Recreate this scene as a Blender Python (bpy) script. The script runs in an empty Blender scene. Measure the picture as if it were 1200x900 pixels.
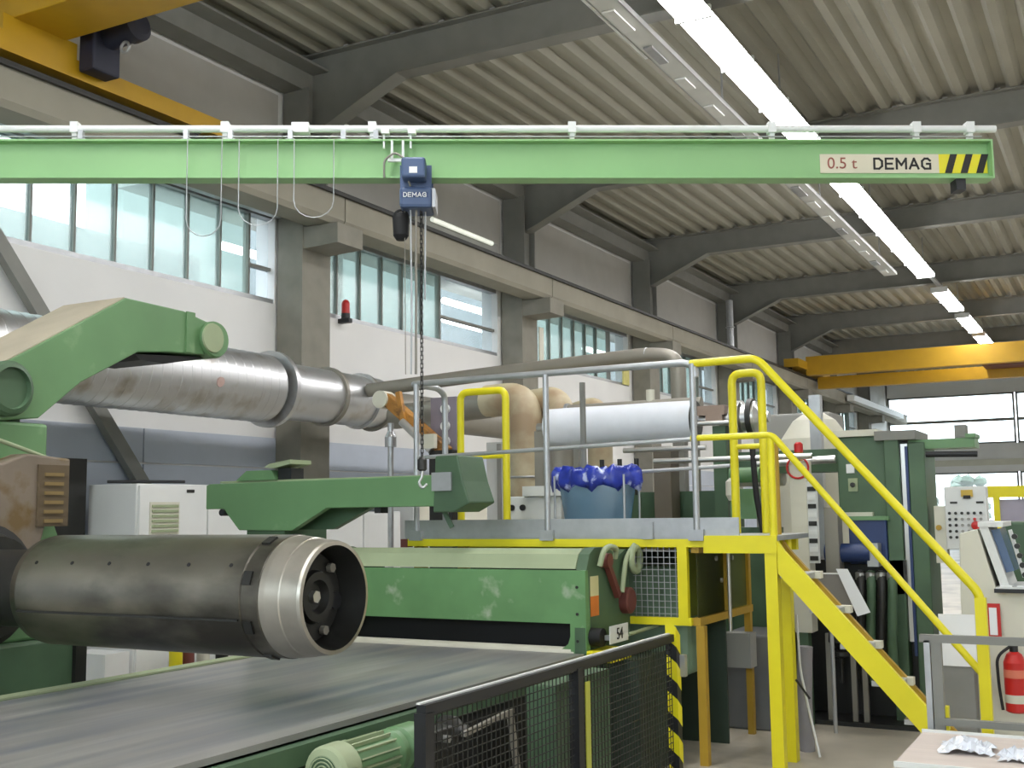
import bpy, math, random
from mathutils import Vector, Matrix
random.seed(7)
sc = bpy.context.scene
COL = sc.collection
PI = math.pi
V = Vector

# ---------------------------------------------------------------- camera
cd = bpy.data.cameras.new('camera')
cam = bpy.data.objects.new('camera', cd)
COL.objects.link(cam)
cd.sensor_fit = 'HORIZONTAL'; cd.sensor_width = 36.0; cd.lens = 40.05
cd.clip_start = 0.05; cd.clip_end = 300
Fw = V((-0.47054504, 0.87533908, 0.11121539))
Rt = V((0.88004437, 0.47471572, -0.01291826))
Up = V((0.06410355, -0.09179586, 0.99371236))
m = Matrix.Identity(4)
for i in range(3):
    m[i][0] = Rt[i]; m[i][1] = Up[i]; m[i][2] = -Fw[i]
m[2][3] = 1.6
cam.matrix_world = m
sc.camera = cam

# ---------------------------------------------------------------- world, exposure
w = bpy.data.worlds.new('overcast_sky'); sc.world = w
w.use_nodes = True
bg = w.node_tree.nodes['Background']
bg.inputs[0].default_value = (0.91, 0.945, 1.0, 1); bg.inputs[1].default_value = 4.0
sc.view_settings.view_transform = 'Standard'
sc.view_settings.look = 'None'
sc.view_settings.exposure = 0.78
sc.view_settings.gamma = 1.0
sc.view_settings.use_curve_mapping = False
TUBE = 19.0          # radiance of the lit ceiling luminaires

# ---------------------------------------------------------------- materials
def lin(c):
    return tuple(((x / 255) / 12.92 if x / 255 <= 0.04045 else ((x / 255 + 0.055) / 1.055) ** 2.4) for x in c)

MATS = {}
def mat(name, rgb, rough=0.55, metal=0.0, var=0.12, scale=3.0, bump=0.0, stretch=(1, 1, 1), emit=None, spots=None, spec=0.5):
    """procedural paint or metal: base colour with noise variation, optional patches of a second colour"""
    if name in MATS: return MATS[name]
    mt = bpy.data.materials.new(name); mt.use_nodes = True
    nt = mt.node_tree; b = nt.nodes['Principled BSDF']
    b.inputs['Roughness'].default_value = rough; b.inputs['Metallic'].default_value = metal
    b.inputs['Specular IOR Level'].default_value = spec
    c = lin(rgb)
    tc = nt.nodes.new('ShaderNodeTexCoord'); mp = nt.nodes.new('ShaderNodeMapping')
    mp.inputs['Scale'].default_value = stretch
    nt.links.new(tc.outputs['Object'], mp.inputs[0])
    nz = nt.nodes.new('ShaderNodeTexNoise'); nz.inputs['Scale'].default_value = scale
    nz.inputs['Detail'].default_value = 5
    nt.links.new(mp.outputs[0], nz.inputs['Vector'])
    rp = nt.nodes.new('ShaderNodeValToRGB')
    rp.color_ramp.elements[0].position = 0.3; rp.color_ramp.elements[1].position = 0.7
    rp.color_ramp.elements[0].color = tuple(x * (1 - var) for x in c) + (1,)
    rp.color_ramp.elements[1].color = tuple(min(1, x * (1 + var)) for x in c) + (1,)
    nt.links.new(nz.outputs[0], rp.inputs[0])
    out = rp.outputs[0]
    if spots:
        rgb2, sc2, lo, hi = spots
        n2 = nt.nodes.new('ShaderNodeTexNoise'); n2.inputs['Scale'].default_value = sc2; n2.inputs['Detail'].default_value = 6
        nt.links.new(mp.outputs[0], n2.inputs['Vector'])
        r2 = nt.nodes.new('ShaderNodeValToRGB')
        r2.color_ramp.elements[0].position = lo; r2.color_ramp.elements[1].position = hi
        nt.links.new(n2.outputs[0], r2.inputs[0])
        mx = nt.nodes.new('ShaderNodeMixRGB'); mx.inputs[2].default_value = lin(rgb2) + (1,)
        nt.links.new(r2.outputs[0], mx.inputs[0]); nt.links.new(out, mx.inputs[1]); out = mx.outputs[0]
    nt.links.new(out, b.inputs['Base Color'])
    if bump:
        bp = nt.nodes.new('ShaderNodeBump'); bp.inputs['Strength'].default_value = bump; bp.inputs['Distance'].default_value = 0.01
        nt.links.new(nz.outputs[0], bp.inputs['Height']); nt.links.new(bp.outputs[0], b.inputs['Normal'])
    if emit:
        b.inputs['Emission Color'].default_value = lin(emit[0]) + (1,); b.inputs['Emission Strength'].default_value = emit[1]
    MATS[name] = mt
    return mt

def glass_mat(name, rgb, see, gloss=0.08):
    mt = bpy.data.materials.new(name); mt.use_nodes = True
    nt = mt.node_tree; nt.nodes.clear()
    o = nt.nodes.new('ShaderNodeOutputMaterial')
    tr = nt.nodes.new('ShaderNodeBsdfTransparent'); tr.inputs[0].default_value = lin(rgb) + (1,)
    tl = nt.nodes.new('ShaderNodeBsdfTranslucent'); tl.inputs[0].default_value = lin(rgb) + (1,)
    gl = nt.nodes.new('ShaderNodeBsdfGlossy'); gl.inputs['Roughness'].default_value = 0.25
    a = nt.nodes.new('ShaderNodeMixShader'); a.inputs[0].default_value = see
    nt.links.new(tl.outputs[0], a.inputs[1]); nt.links.new(tr.outputs[0], a.inputs[2])
    c = nt.nodes.new('ShaderNodeMixShader'); c.inputs[0].default_value = gloss
    nt.links.new(a.outputs[0], c.inputs[1]); nt.links.new(gl.outputs[0], c.inputs[2])
    nt.links.new(c.outputs[0], o.inputs[0])
    return mt

GREEN = mat('machine_green_paint', (100, 138, 94), 0.45, var=0.08, scale=2.5, spots=((126, 156, 116), 5.0, 0.62, 0.75))
JIBG = mat('jib_green_paint', (140, 184, 126), 0.45, var=0.06, scale=1.5)
DGREEN = mat('dark_green_paint', (74, 100, 74), 0.5, var=0.15)
SCUFF = mat('scuffed_green_paint', (104, 148, 96), 0.5, var=0.10, scale=4, spots=((176, 188, 164), 7.0, 0.6, 0.76))
GTOP = mat('dusty_green_top', (152, 164, 130), 0.6, var=0.08)
DUSTY = mat('dusty_brown_top', (176, 166, 146), 0.7, var=0.1)
YEL = mat('safety_yellow_paint', (226, 214, 30), 0.4, var=0.06)
AMBER = mat('amber_and_shaded_yellow', (176, 142, 44), 0.45, var=0.1)
CRANE = mat('crane_yellow_paint', (188, 146, 24), 0.45, var=0.06)
GALV = mat('galvanised_steel', (176, 178, 180), 0.38, 0.6, var=0.08, scale=12)
STEEL = mat('bright_steel', (200, 200, 198), 0.28, 0.9, var=0.05)
DUCT = mat('duct_sheet_steel', (200, 201, 202), 0.36, 0.8, var=0.08, scale=2, spots=((160, 152, 138), 3, 0.55, 0.75))
MAND = mat('worn_shaft_steel', (138, 134, 124), 0.33, 0.9, var=0.18, scale=2.2, spots=((84, 82, 76), 1.6, 0.45, 0.65), stretch=(1, 2, 2))
CONE = mat('polished_shaft_steel', (188, 183, 172), 0.34, 0.85, var=0.14, scale=6)
DARKST = mat('dark_oily_steel', (52, 52, 50), 0.45, 0.5, var=0.2)
BLACK = mat('black_paint', (26, 27, 30), 0.5, var=0.1)
RUBBER = mat('black_rubber', (20, 20, 22), 0.7, var=0.1)
RUST = mat('rusty_brown_cast', (122, 110, 96), 0.65, var=0.15, spots=((104, 84, 50), 6, 0.5, 0.65))
WHITE = mat('white_paint', (222, 224, 222), 0.5, var=0.03)
CAB = mat('cabinet_light_grey', (214, 216, 214), 0.5, var=0.03)
CREAM = mat('cream_paint', (206, 204, 188), 0.5, var=0.04)
WALLW = mat('white_wall_panel', (226, 226, 224), 0.7, var=0.03, scale=1.2)
WALLG = mat('grey_wall_panel', (150, 150, 145), 0.7, var=0.04, scale=1.2)
WAINS = mat('blue_grey_wall_panel', (186, 194, 206), 0.6, var=0.04)
CONC = mat('concrete', (132, 129, 118), 0.8, var=0.10, scale=4, bump=0.2)
BEAMC = mat('runway_concrete', (144, 140, 126), 0.8, var=0.07, scale=2)
ROOF = mat('roof_sheet_grey', (152, 150, 136), 0.6, 0.0, var=0.06, scale=1)
RAFT = mat('rafter_grey_paint', (126, 126, 120), 0.6, var=0.08)
FLOOR = mat('floor_screed', (200, 192, 176), 0.4, var=0.14, scale=1.6, spots=((104, 100, 90), 0.9, 0.5, 0.7))
BELT = mat('conveyor_belt_web', (136, 135, 131), 0.32, var=0.22, scale=2.2, stretch=(5, 0.35, 1), spots=((104, 108, 116), 1.3, 0.45, 0.65))
BLUE = mat('hoist_blue_paint', (72, 90, 124), 0.4, var=0.08)
BLUED = mat('deep_blue_paint', (38, 58, 104), 0.45, var=0.1)
NAVY = mat('dark_navy_motor', (38, 40, 56), 0.5, var=0.15)
RED = mat('red_paint', (190, 34, 30), 0.4, var=0.06)
DRED = mat('dull_red_paint', (112, 60, 54), 0.5, var=0.1)
ORANGE = mat('worn_orange_paint', (168, 118, 50), 0.5, var=0.2, scale=6, spots=((90, 62, 34), 8, 0.5, 0.65))
LINER = mat('duct_cream_cladding', (190, 180, 150), 0.55, var=0.08, spots=((158, 136, 108), 1.4, 0.46, 0.60))
PIPEG = mat('grey_pipe_cladding', (142, 138, 128), 0.5, 0.4, var=0.08)
FOIL = mat('white_film_wrap', (222, 226, 234), 0.32, var=0.03, bump=0.15, scale=9)
PAPER = mat('white_paper', (236, 238, 240), 0.6, var=0.01)
TABLE = mat('pale_board', (206, 194, 186), 0.6, var=0.05, stretch=(1, 8, 1))
BAGB = mat('blue_bag_film', (40, 58, 160), 0.3, var=0.3, scale=14, spots=((190, 200, 236), 11, 0.54, 0.62))
INK = mat('black_ink', (34, 32, 32), 0.6, var=0.02)
REDINK = mat('red_brown_ink', (150, 84, 70), 0.6, var=0.02)
SIGN = mat('sign_cream', (214, 206, 184), 0.5, var=0.03)
LIT = mat('lit_tube', (255, 255, 255), 0.4, emit=((252, 251, 252), TUBE))
DIMTUBE = mat('glowing_tube_dim', (220, 224, 214), 0.4, emit=((226, 230, 214), 0.35))
NEIGHT = mat('neighbour_tube', (255, 255, 255), 0.4, emit=((255, 255, 255), 6.0))
UGLASS = glass_mat('channel_glass_teal', (222, 236, 233), 0.78)
CLEAR = glass_mat('clear_glass', (236, 242, 244), 0.93, 0.05)
PLEXI = glass_mat('reflection_tinted_sheet', (196, 200, 160), 0.7, 0.05)  # tint holds the yellow reflected in the guard sheet
BAGC = glass_mat('clear_bag_film', (150, 186, 206), 0.35, 0.12)

# ---------------------------------------------------------------- mesh builder
class MB:
    def __init__(s): s.v = []; s.f = []; s.sm = []
    def add(s, vs, fs, smooth=False):
        o = len(s.v); s.v += [V(p) for p in vs]
        for f in fs: s.f.append([o + i for i in f]); s.sm.append(smooth)
        return s
    def box(s, x0, x1, y0, y1, z0, z1):
        x0, x1 = min(x0, x1), max(x0, x1); y0, y1 = min(y0, y1), max(y0, y1); z0, z1 = min(z0, z1), max(z0, z1)
        return s.add([(x0, y0, z0), (x1, y0, z0), (x1, y1, z0), (x0, y1, z0), (x0, y0, z1), (x1, y0, z1), (x1, y1, z1), (x0, y1, z1)],
                     [(0, 3, 2, 1), (4, 5, 6, 7), (0, 1, 5, 4), (1, 2, 6, 5), (2, 3, 7, 6), (3, 0, 4, 7)])
    def obox(s, o, ex, ey, ez):
        """box from corner o spanned by three vectors"""
        o, ex, ey, ez = V(o), V(ex), V(ey), V(ez)
        vs = [o, o + ex, o + ex + ey, o + ey]; vs += [p + ez for p in vs]
        fs = [(0, 3, 2, 1), (4, 5, 6, 7), (0, 1, 5, 4), (1, 2, 6, 5), (2, 3, 7, 6), (3, 0, 4, 7)]
        if ex.cross(ey).dot(ez) < 0: fs = [f[::-1] for f in fs]
        return s.add(vs, fs)
    def bar(s, p, q, wd, ht, up=(0, 0, 1)):
        """rectangular bar between two points"""
        p, q = V(p), V(q); d = (q - p).normalized(); sd = d.cross(V(up)).normalized(); u = sd.cross(d)
        return s.obox(p - sd * wd / 2 - u * ht / 2, sd * wd, q - p, u * ht)
    def prism(s, pts, axis, lo, hi):
        """polygon extruded along x ('X': pts are (y,z)), y ('Y': pts are (x,z)) or z ('Z': pts are (x,y))"""
        mk = {'X': lambda a, b, t: (t, a, b), 'Y': lambda a, b, t: (a, t, b), 'Z': lambda a, b, t: (a, b, t)}[axis]
        n = len(pts); ar = sum(pts[i][0] * pts[(i + 1) % n][1] - pts[(i + 1) % n][0] * pts[i][1] for i in range(n))
        if ar < 0: pts = pts[::-1]
        if axis == 'Y': lo, hi = hi, lo
        vs = [mk(a, b, lo) for a, b in pts] + [mk(a, b, hi) for a, b in pts]
        return s.add(vs, [tuple(range(n))[::-1], tuple(range(n, 2 * n))] + [(i, (i + 1) % n, n + (i + 1) % n, n + i) for i in range(n)])
    def lathe(s, o, d, prof, n=24, smooth=True, cap=True):
        """profile of (t, r) revolved about the line o + t d"""
        o, d = V(o), V(d).normalized(); a = d.orthogonal().normalized(); b = d.cross(a)
        ring = lambda t, r: [o + d * t + (a * math.cos(2 * PI * i / n) + b * math.sin(2 * PI * i / n)) * r for i in range(n)]
        for (t0, r0), (t1, r1) in zip(prof, prof[1:]):
            s.add(ring(t0, r0) + ring(t1, r1), [(i, (i + 1) % n, n + (i + 1) % n, n + i) for i in range(n)], smooth)
        if cap:
            if prof[0][1] > 1e-5: s.add(ring(*prof[0]), [tuple(range(n))[::-1]])
            if prof[-1][1] > 1e-5: s.add(ring(*prof[-1]), [tuple(range(n))])
        return s
    def cyl(s, p, q, r, n=16, r2=None):
        p, q = V(p), V(q)
        return s.lathe(p, q - p, [(0, r), ((q - p).length, r if r2 is None else r2)], n)
    def pipe(s, pts, r, fil=0.0, n=10, seg=5, closed=False):
        """tube along a polyline whose corners are rounded with radius fil"""
        pts = [V(p) for p in pts]; path = []
        for i, p in enumerate(pts):
            if fil <= 0 or i in (0, len(pts) - 1): path.append(p); continue
            a = (pts[i - 1] - p); b = (pts[i + 1] - p); k = min(fil, a.length * .49, b.length * .49)
            A = p + a.normalized() * k; B = p + b.normalized() * k
            for j in range(seg + 1):
                t = j / seg; path.append(A * (1 - t) ** 2 + p * 2 * t * (1 - t) + B * t * t)
        d0 = (path[1] - path[0]).normalized(); a = d0.orthogonal().normalized(); rings = []
        for i, p in enumerate(path):
            d = (path[min(i + 1, len(path) - 1)] - path[max(i - 1, 0)]).normalized()
            a = (a - d * a.dot(d)).normalized(); b = d.cross(a)
            k = 1.0
            if 0 < i < len(path) - 1:
                e = (path[i] - path[i - 1]).normalized(); cs = max(0.5, e.dot(d)); k = 1 / cs
            rings.append([p + (a * math.cos(2 * PI * j / n) + b * math.sin(2 * PI * j / n)) * r * (1 if fil > 0 else 1) for j in range(n)])
        vs = [q for rg in rings for q in rg]
        fs = [(i * n + j, i * n + (j + 1) % n, (i + 1) * n + (j + 1) % n, (i + 1) * n + j) for i in range(len(rings) - 1) for j in range(n)]
        s.add(vs, fs, True)
        s.add(rings[0], [tuple(range(n))[::-1]]); s.add(rings[-1], [tuple(range(n))])
        return s
    def torus(s, c, d, R, r, n=24, k=8):
        c, d = V(c), V(d).normalized(); a = d.orthogonal().normalized(); b = d.cross(a); vs = []
        for i in range(n):
            e = a * math.cos(2 * PI * i / n) + b * math.sin(2 * PI * i / n)
            for j in range(k): vs.append(c + e * (R + r * math.cos(2 * PI * j / k)) + d * r * math.sin(2 * PI * j / k))
        return s.add(vs, [(i * k + j, ((i + 1) % n) * k + j, ((i + 1) % n) * k + (j + 1) % k, i * k + (j + 1) % k) for i in range(n) for j in range(k)], True)

def base_of(o):
    while o.parent: o = o.parent
    return V(o.get('base', (0, 0, 0)))

def finish(o, label=None, cat=None, group=None, kind=None):
    if label: o['label'] = label
    if cat: o['category'] = cat
    if group: o['group'] = group
    if kind: o['kind'] = kind
    return o

def mesh_obj(name, mb, material, loc, bev=0.0):
    me = bpy.data.meshes.new(name)
    me.from_pydata([v - loc for v in mb.v], [], mb.f)
    me.polygons.foreach_set('use_smooth', mb.sm)
    me.materials.append(material); me.update()
    o = bpy.data.objects.new(name, me); COL.objects.link(o)
    if bev:
        b = o.modifiers.new('edge', 'BEVEL'); b.width = bev; b.segments = 2; b.limit_method = 'ANGLE'; b.angle_limit = 0.6
    return o

def part(name, mb, material, parent, label=None, kind=None, bev=0.0):
    o = mesh_obj(name, mb, material, base_of(parent), bev)
    o.parent = parent
    return finish(o, label, None, None, kind)

def thing(name, label, cat, loc, group=None):
    o = bpy.data.objects.new(name, None); COL.objects.link(o)
    o.empty_display_size = 0.1
    o.location = loc; o['base'] = tuple(loc)
    return finish(o, label, cat, group)

def solo(name, mb, material, label, cat, group=None, bev=0.0):
    """a thing that is one mesh; its origin is the middle of its base"""
    xs = [v.x for v in mb.v]; ys = [v.y for v in mb.v]; zs = [v.z for v in mb.v]
    loc = V(((min(xs) + max(xs)) / 2, (min(ys) + max(ys)) / 2, min(zs)))
    o = mesh_obj(name, mb, material, loc, bev); o.location = loc; o['base'] = tuple(loc)
    return finish(o, label, cat, group)

def struct(name, mb, material, label=None):
    o = mesh_obj(name, mb, material, V((0, 0, 0)))
    return finish(o, label, None, None, 'structure')

def lettering(body, size, at, r, up, material, parent, name='lettering', bold=0.0):
    cu = bpy.data.curves.new(name, 'FONT'); cu.body = body; cu.size = size; cu.extrude = 0.001; cu.offset = bold
    cu.align_x = 'CENTER'; cu.align_y = 'CENTER'
    cu.materials.append(material)
    tmp = bpy.data.objects.new(name, cu)
    me = bpy.data.meshes.new_from_object(tmp); bpy.data.objects.remove(tmp); bpy.data.curves.remove(cu)
    o = bpy.data.objects.new(name, me); COL.objects.link(o)
    r = V(r).normalized(); up = V(up); up = (up - r * up.dot(r)).normalized(); n = r.cross(up)
    mm = Matrix.Identity(4)
    loc = V(at) - base_of(parent)
    for i in range(3): mm[i][0] = r[i]; mm[i][1] = up[i]; mm[i][2] = n[i]; mm[i][3] = loc[i]
    o.parent = parent; o.matrix_local = mm
    return o

def block_letters(word, h, at, r, up, material, parent, wt=.2):
    """bold sign lettering built of straight strokes, each letter a part"""
    S = {'D': [[(0, 0), (0, 1), (.45, 1), (.75, .75), (.75, .25), (.45, 0), (0, 0)]], 'E': [[(.7, 0), (0, 0), (0, 1), (.7, 1)], [(0, .5), (.6, .5)]],
         'M': [[(0, 0), (0, 1), (.45, .35), (.9, 1), (.9, 0)]], 'A': [[(0, 0), (.42, 1), (.84, 0)], [(.2, .32), (.64, .32)]],
         'G': [[(.78, .8), (.55, 1), (.25, 1), (0, .75), (0, .25), (.25, 0), (.78, 0), (.78, .48), (.45, .48)]]}
    r = V(r).normalized(); up = V(up); up = (up - r * up.dot(r)).normalized(); nn = r.cross(up)
    W = [max(p[0] for st in S[c] for p in st) for c in word]; tot = sum(W) + .36 * (len(word) - 1); x = -tot / 2
    for c, wd in zip(word, W):
        b = MB()
        for st in S[c]:
            P = [V(at) + r * (x + a) * h + up * (d - .5) * h for a, d in st]
            for p, q in zip(P, P[1:]):
                d = (q - p).normalized() * wt * h * .42
                b.bar(p - d, q + d, .002, wt * h, up=d.cross(nn))
        part('letter', b, material, parent)
        x += wd + .36

def copy_tree(o, offset, label=None):
    """a thing with its parts and their sub-parts, moved by offset"""
    r = o.copy(); COL.objects.link(r); r.location = o.location + V(offset); r['base'] = tuple(r.location)
    if label: r['label'] = label
    def kids(src, dst):
        for ch in list(src.children):
            c = ch.copy(); COL.objects.link(c); c.parent = dst; kids(ch, c)
    kids(o, r)
    return r

ORD = ['first', 'second', 'third', 'fourth', 'fifth', 'sixth', 'seventh', 'eighth', 'ninth', 'tenth', 'eleventh', 'twelfth',
       'thirteenth', 'fourteenth', 'fifteenth', 'sixteenth', 'seventeenth', 'eighteenth', 'nineteenth', 'twentieth', 'twenty-first', 'twenty-second', 'twenty-third', 'twenty-fourth', 'twenty-fifth', 'twenty-sixth', 'twenty-seventh', 'twenty-eighth']

# ================================================================ the hall
XW, YE, ZR = -9.2, 52.0, 7.42
struct('floor', MB().box(-9.7, 8.7, -8.3, 52.3, -0.2, 0), FLOOR)

# roof: trapezoidal sheet, ribs along the hall
def roof():
    b = MB(); x = -9.5; prof = []
    while x < 8.6:
        prof += [(x, ZR), (x + .10, ZR), (x + .17, ZR + .085), (x + .28, ZR + .085)]; x += .35
    n = len(prof)
    b.add([(px, -8.3, pz) for px, pz in prof] + [(px, 52.3, pz) for px, pz in prof], [(i, i + 1, n + i + 1, n + i) for i in range(n - 1)])
    b.box(-9.7, 8.8, -8.3, 52.3, ZR + .17, ZR + .3)
    return b
struct('ceiling', roof(), ROOF)

COLY = [11.2 + 5.8 * k for k in range(7)]
SILL, HEAD = 4.2, 5.34
wl = MB().box(-9.5, XW, -8.3, 52.3, 0, SILL)
wl.box(-9.5, XW, -8.3, 52.3, HEAD, ZR + .15)
# piers beside the columns close the strip between the windows
glass_spans = [(6.3, 10.49), (11.74, 14.88), (17.69, 21.5), (23.5, 27.0), (29.3, 32.8), (35.1, 38.6), (40.9, 44.4)]
open_to = [10.9, 16.62, 22.35, 28.2, 34.0, 39.8, 45.6]
prev = -8.3
for (a, bb), op in zip(glass_spans, open_to):
    wl.box(-9.5, XW, prev, a, SILL, HEAD); prev = op
wl.box(-9.5, XW, prev, 52.3, SILL, HEAD)
wall_left = struct('wall_left', wl, WALLW)
# blue-grey lower cladding, in boards with recessed joints
for k in range(10):
    y0 = -2 + k * 5.4
    for z0, z1 in ((0.02, 1.05), (1.07, 2.15), (2.17, 2.53)):
        part('panel', MB().box(XW, XW + .025, y0, y0 + 5.38, z0, z1), WAINS, wall_left)
for k in range(9):
    y0 = COLY[0] - 5.8 + k * 5.8
    if y0 + 5.2 > 52: break
    part('panel', MB().box(XW, XW + .03, y0 + .3, y0 + 5.5, 5.6, 6.88), mat('upper_wall_panel', (186, 184, 178), .7, var=.04), wall_left, 'grey panel above the crane runway')
struct('wall_right', MB().box(8.4, 8.7, -8.3, 52.3, 0, ZR + .15), WALLW)
wb = MB().box(-9.5, 8.7, -8.3, -8.0, 0, 2.6).box(-9.5, 8.7, -8.3, -8.0, 6.4, ZR + .15)
for x0, x1 in ((-9.5, -8.0), (-2.8, -2.4), (2.8, 3.2), (8.0, 8.7)): wb.box(x0, x1, -8.3, -8.0, 2.6, 6.4)  # openings for the added windows that light the front faces
struct('wall_back', wb, WALLW)
# end wall with high and low window bands
we = MB()
we.box(-9.5, 8.7, YE, YE + .25, 6.33, ZR + .15); we.box(-9.5, 8.7, YE, YE + .25, 3.0, 4.2); we.box(-9.5, 8.7, YE, YE + .25, 0, .9)
we.box(-9.5, -9.15, YE, YE + .25, 0, ZR); we.box(4.0, 8.7, YE, YE + .25, 0, ZR)
wall_end = struct('wall_end', we, WALLW)
for z in (3.28, 3.58, 3.9):
    part('panel', MB().box(-9.1, 3.9, YE - .03, YE, z, z + .26), CREAM if z < 3.5 else WALLW, wall_end)

def window_strip(n, a, b, op):
    wnd = struct('window_%d' % n, MB().box(-9.36, -9.22, a, op, SILL, SILL + .06).box(-9.36, -9.22, a, op, HEAD - .07, HEAD), GALV)
    y = a; ps = []
    while y < b - .2:
        part('pane', MB().box(-9.33, -9.29, y + .012, min(y + .53, b) - .012, SILL + .06, HEAD - .07), UGLASS, wnd)
        part('mullion', MB().box(-9.345, -9.265, y - .012, y + .012, SILL + .06, HEAD - .07), RAFT, wnd)
        y += .53
    part('mullion', MB().box(-9.345, -9.25, b - .015, b + .015, SILL + .06, HEAD - .07), RAFT, wnd)
    if op - b > .2:
        part('pane', MB().box(-9.32, -9.31, b + .02, op, SILL + .06, HEAD - .07), CLEAR, wnd, 'clear pane beside the column')
        part('transom', MB().box(-9.33, -9.26, b + .02, op, SILL + .42, SILL + .46), RAFT, wnd)
for i, ((a, b), op) in enumerate(zip(glass_spans, open_to)): window_strip(i + 1, a, b, op)

def end_window(n, x0, x1, z0, z1, bars):
    wnd = struct('window_%d' % n, MB().box(x0, x1, YE - .02, YE + .1, z0, z0 + .07).box(x0, x1, YE - .02, YE + .1, z1 - .07, z1)
                 .box(x0, x0 + .08, YE - .02, YE + .1, z0, z1).box(x1 - .08, x1, YE - .02, YE + .1, z0, z1), RAFT)
    for z in bars: part('transom', MB().box(x0, x1, YE - .04, YE + .08, z - .06, z + .06), RAFT, wnd)
    zs = [z0] + bars + [z1]
    for p, q in zip(zs, zs[1:]): part('pane', MB().box(x0 + .08, x1 - .08, YE + .03, YE + .04, p + .06, q - .06), CLEAR, wnd)
k = len(glass_spans) + 1
for x0, x1 in ((-9.15, -4.0), (-3.95, 0.0), (0.05, 4.0)):
    end_window(k, x0, x1, 4.2, 6.33, [5.2]); k += 1
for x0, x1 in ((-9.15, -4.0), (-3.95, 0.0), (0.05, 4.0)):
    end_window(k, x0, x1, .9, 3.0, []); k += 1

for x0, x1 in ((-8.0, -2.8), (-2.4, 2.8), (3.2, 8.0)):  # added windows behind the camera, unseen, bringing daylight onto front faces
    wnd = struct('window_%d' % k, MB().box(x0, x1, -8.2, -8.1, 2.6, 2.68).box(x0, x1, -8.2, -8.1, 6.32, 6.4).box(x0, x1, -8.2, -8.1, 4.46, 4.54), RAFT); k += 1
    for z0, z1 in ((2.68, 4.46), (4.54, 6.32)): part('pane', MB().box(x0, x1, -8.16, -8.15, z0, z1), CLEAR, wnd)

# outside: hall next door (its roof shades the far windows), a low building, greenery
nb = MB().box(-11.0, -9.75, 10.0, 56, 5.72, 5.9)
for k in range(7): nb.box(-10.95, -10.8, 14.3 + 5.8 * k, 14.45 + 5.8 * k, 0, 5.72)
solo('canopy', nb, WALLG, 'loading canopy outside that shades the far high windows', 'canopy')
solo('neighbour_hall', MB().box(-17, -16, 14.7, 60, 0, 10.5), mat('pale_outside_cladding', (124, 132, 132), .7), 'grey hall facing the window wall across the yard', 'building')
for j, (px, py, pz) in enumerate([(-10.8, 12.5, 5.3), (-10.8, 18.3, 5.45), (-10.8, 18.3, 5.1), (-10.8, 24.4, 5.3)]):
    solo('tube_lamp', MB().cyl((px, py - .8, pz), (px, py + .8, pz), .06, 10), NEIGHT,
         'lit tube lamp beyond the %s clear window pane of the side wall' % ['nearest', 'second', 'second (lower)', 'third'][j], 'lamp', 'lamps of the hall next door')
solo('low_building', MB().prism([(-18, 0), (-14, 0), (-14, 6.05), (-15.6, 6.1), (-18, 6.1)], 'Y', -2, 14.6), mat('outside_grey_cladding', (84, 88, 90), .7), 'grey low building outside behind the nearest channel glass', 'building')
for j, (x, r) in enumerate([(-8.9, .9), (-6.6, .8)]):
    b = MB()
    for q in range(40):
        c = V((x + random.uniform(-r, r) * .8, 57 + random.uniform(-.6, .6), .8 + random.random() * 2.0))
        b.lathe(c - V((0, 0, .3)), (random.uniform(-.3, .3), random.uniform(-.3, .3), 1), [(0, .05), (.2, .34), (.42, .3), (.6, .02)], 6)
    b.cyl((x, 57, -.2), (x, 57, 1.2), .1, 8)
    solo('bush', b, DGREEN, 'dark green %s outside the low end window' % ['tall bush', 'smaller bush on the right'][j], 'bush')
solo('outside_ground', MB().box(-60, 60, 52.35, 120, -.4, -.2).box(-60, -9.75, -30, 52.35, -.4, -.2), CONC, 'pale paved yard outside the end wall', 'ground')['kind'] = 'structure'

# ---------------------------------------------------------------- columns, roof beams, runway
for i, y in enumerate(COLY):
    t = thing('concrete_column', '%s concrete column along the window wall counted from the camera' % ORD[i], 'column', (-9.0, y, 0), 'columns along the window wall')
    part('shaft', MB().box(XW + .03, -8.78, y - .28, y + .28, 0, 5.5), CONC, t)
    part('corbel', MB().prism([(-8.78, 4.86), (-8.26, 4.88), (-8.26, 5.13), (-8.78, 5.13)], 'Y', y - .26, y + .26), CONC, t)
    s = MB().box(XW + .03, -8.76, y - .2, y - .17, 5.5, 6.95).box(XW + .03, -8.76, y + .17, y + .2, 5.5, 6.95).box(XW + .2, -8.85, y - .17, y + .17, 5.5, 6.95)
    part('upper_post', s, RAFT, t)
for i, y in enumerate(COLY):
    t = thing('roof_beam', '%s grey steel roof beam across the hall counted from the camera' % ORD[i], 'beam', (-.4, y, 6.5), 'roof beams')
    zb = 6.93 if i != 2 else 6.97
    part('web', MB().prism([(-9.1, zb - .55), (-8.75, zb - .55), (-7.5, zb), (8.4, zb), (8.4, ZR), (-9.1, ZR)], 'Y', y - .012, y + .012), RAFT, t)
    fl = MB().box(-7.5, 8.4, y - .12, y + .12, zb - .02, zb).box(-9.1, 8.4, y - .12, y + .12, ZR - .03, ZR - .01)
    fl.obox((-8.75, y - .12, zb - .57), (1.25, 0, .55), (0, .24, 0), (0, 0, .02)); fl.box(-9.1, -8.75, y - .12, y + .12, zb - .57, zb - .55)
    part('flange', fl, RAFT, t)
    if i < 5:
        cl = MB()
        for q in range(24): cl.box(-9.0 + q * .7, -8.93 + q * .7, y - .1, y + .1, ZR - .01, ZR + .02)
        part('clip_row', cl, GALV, t, kind='stuff')
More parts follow.
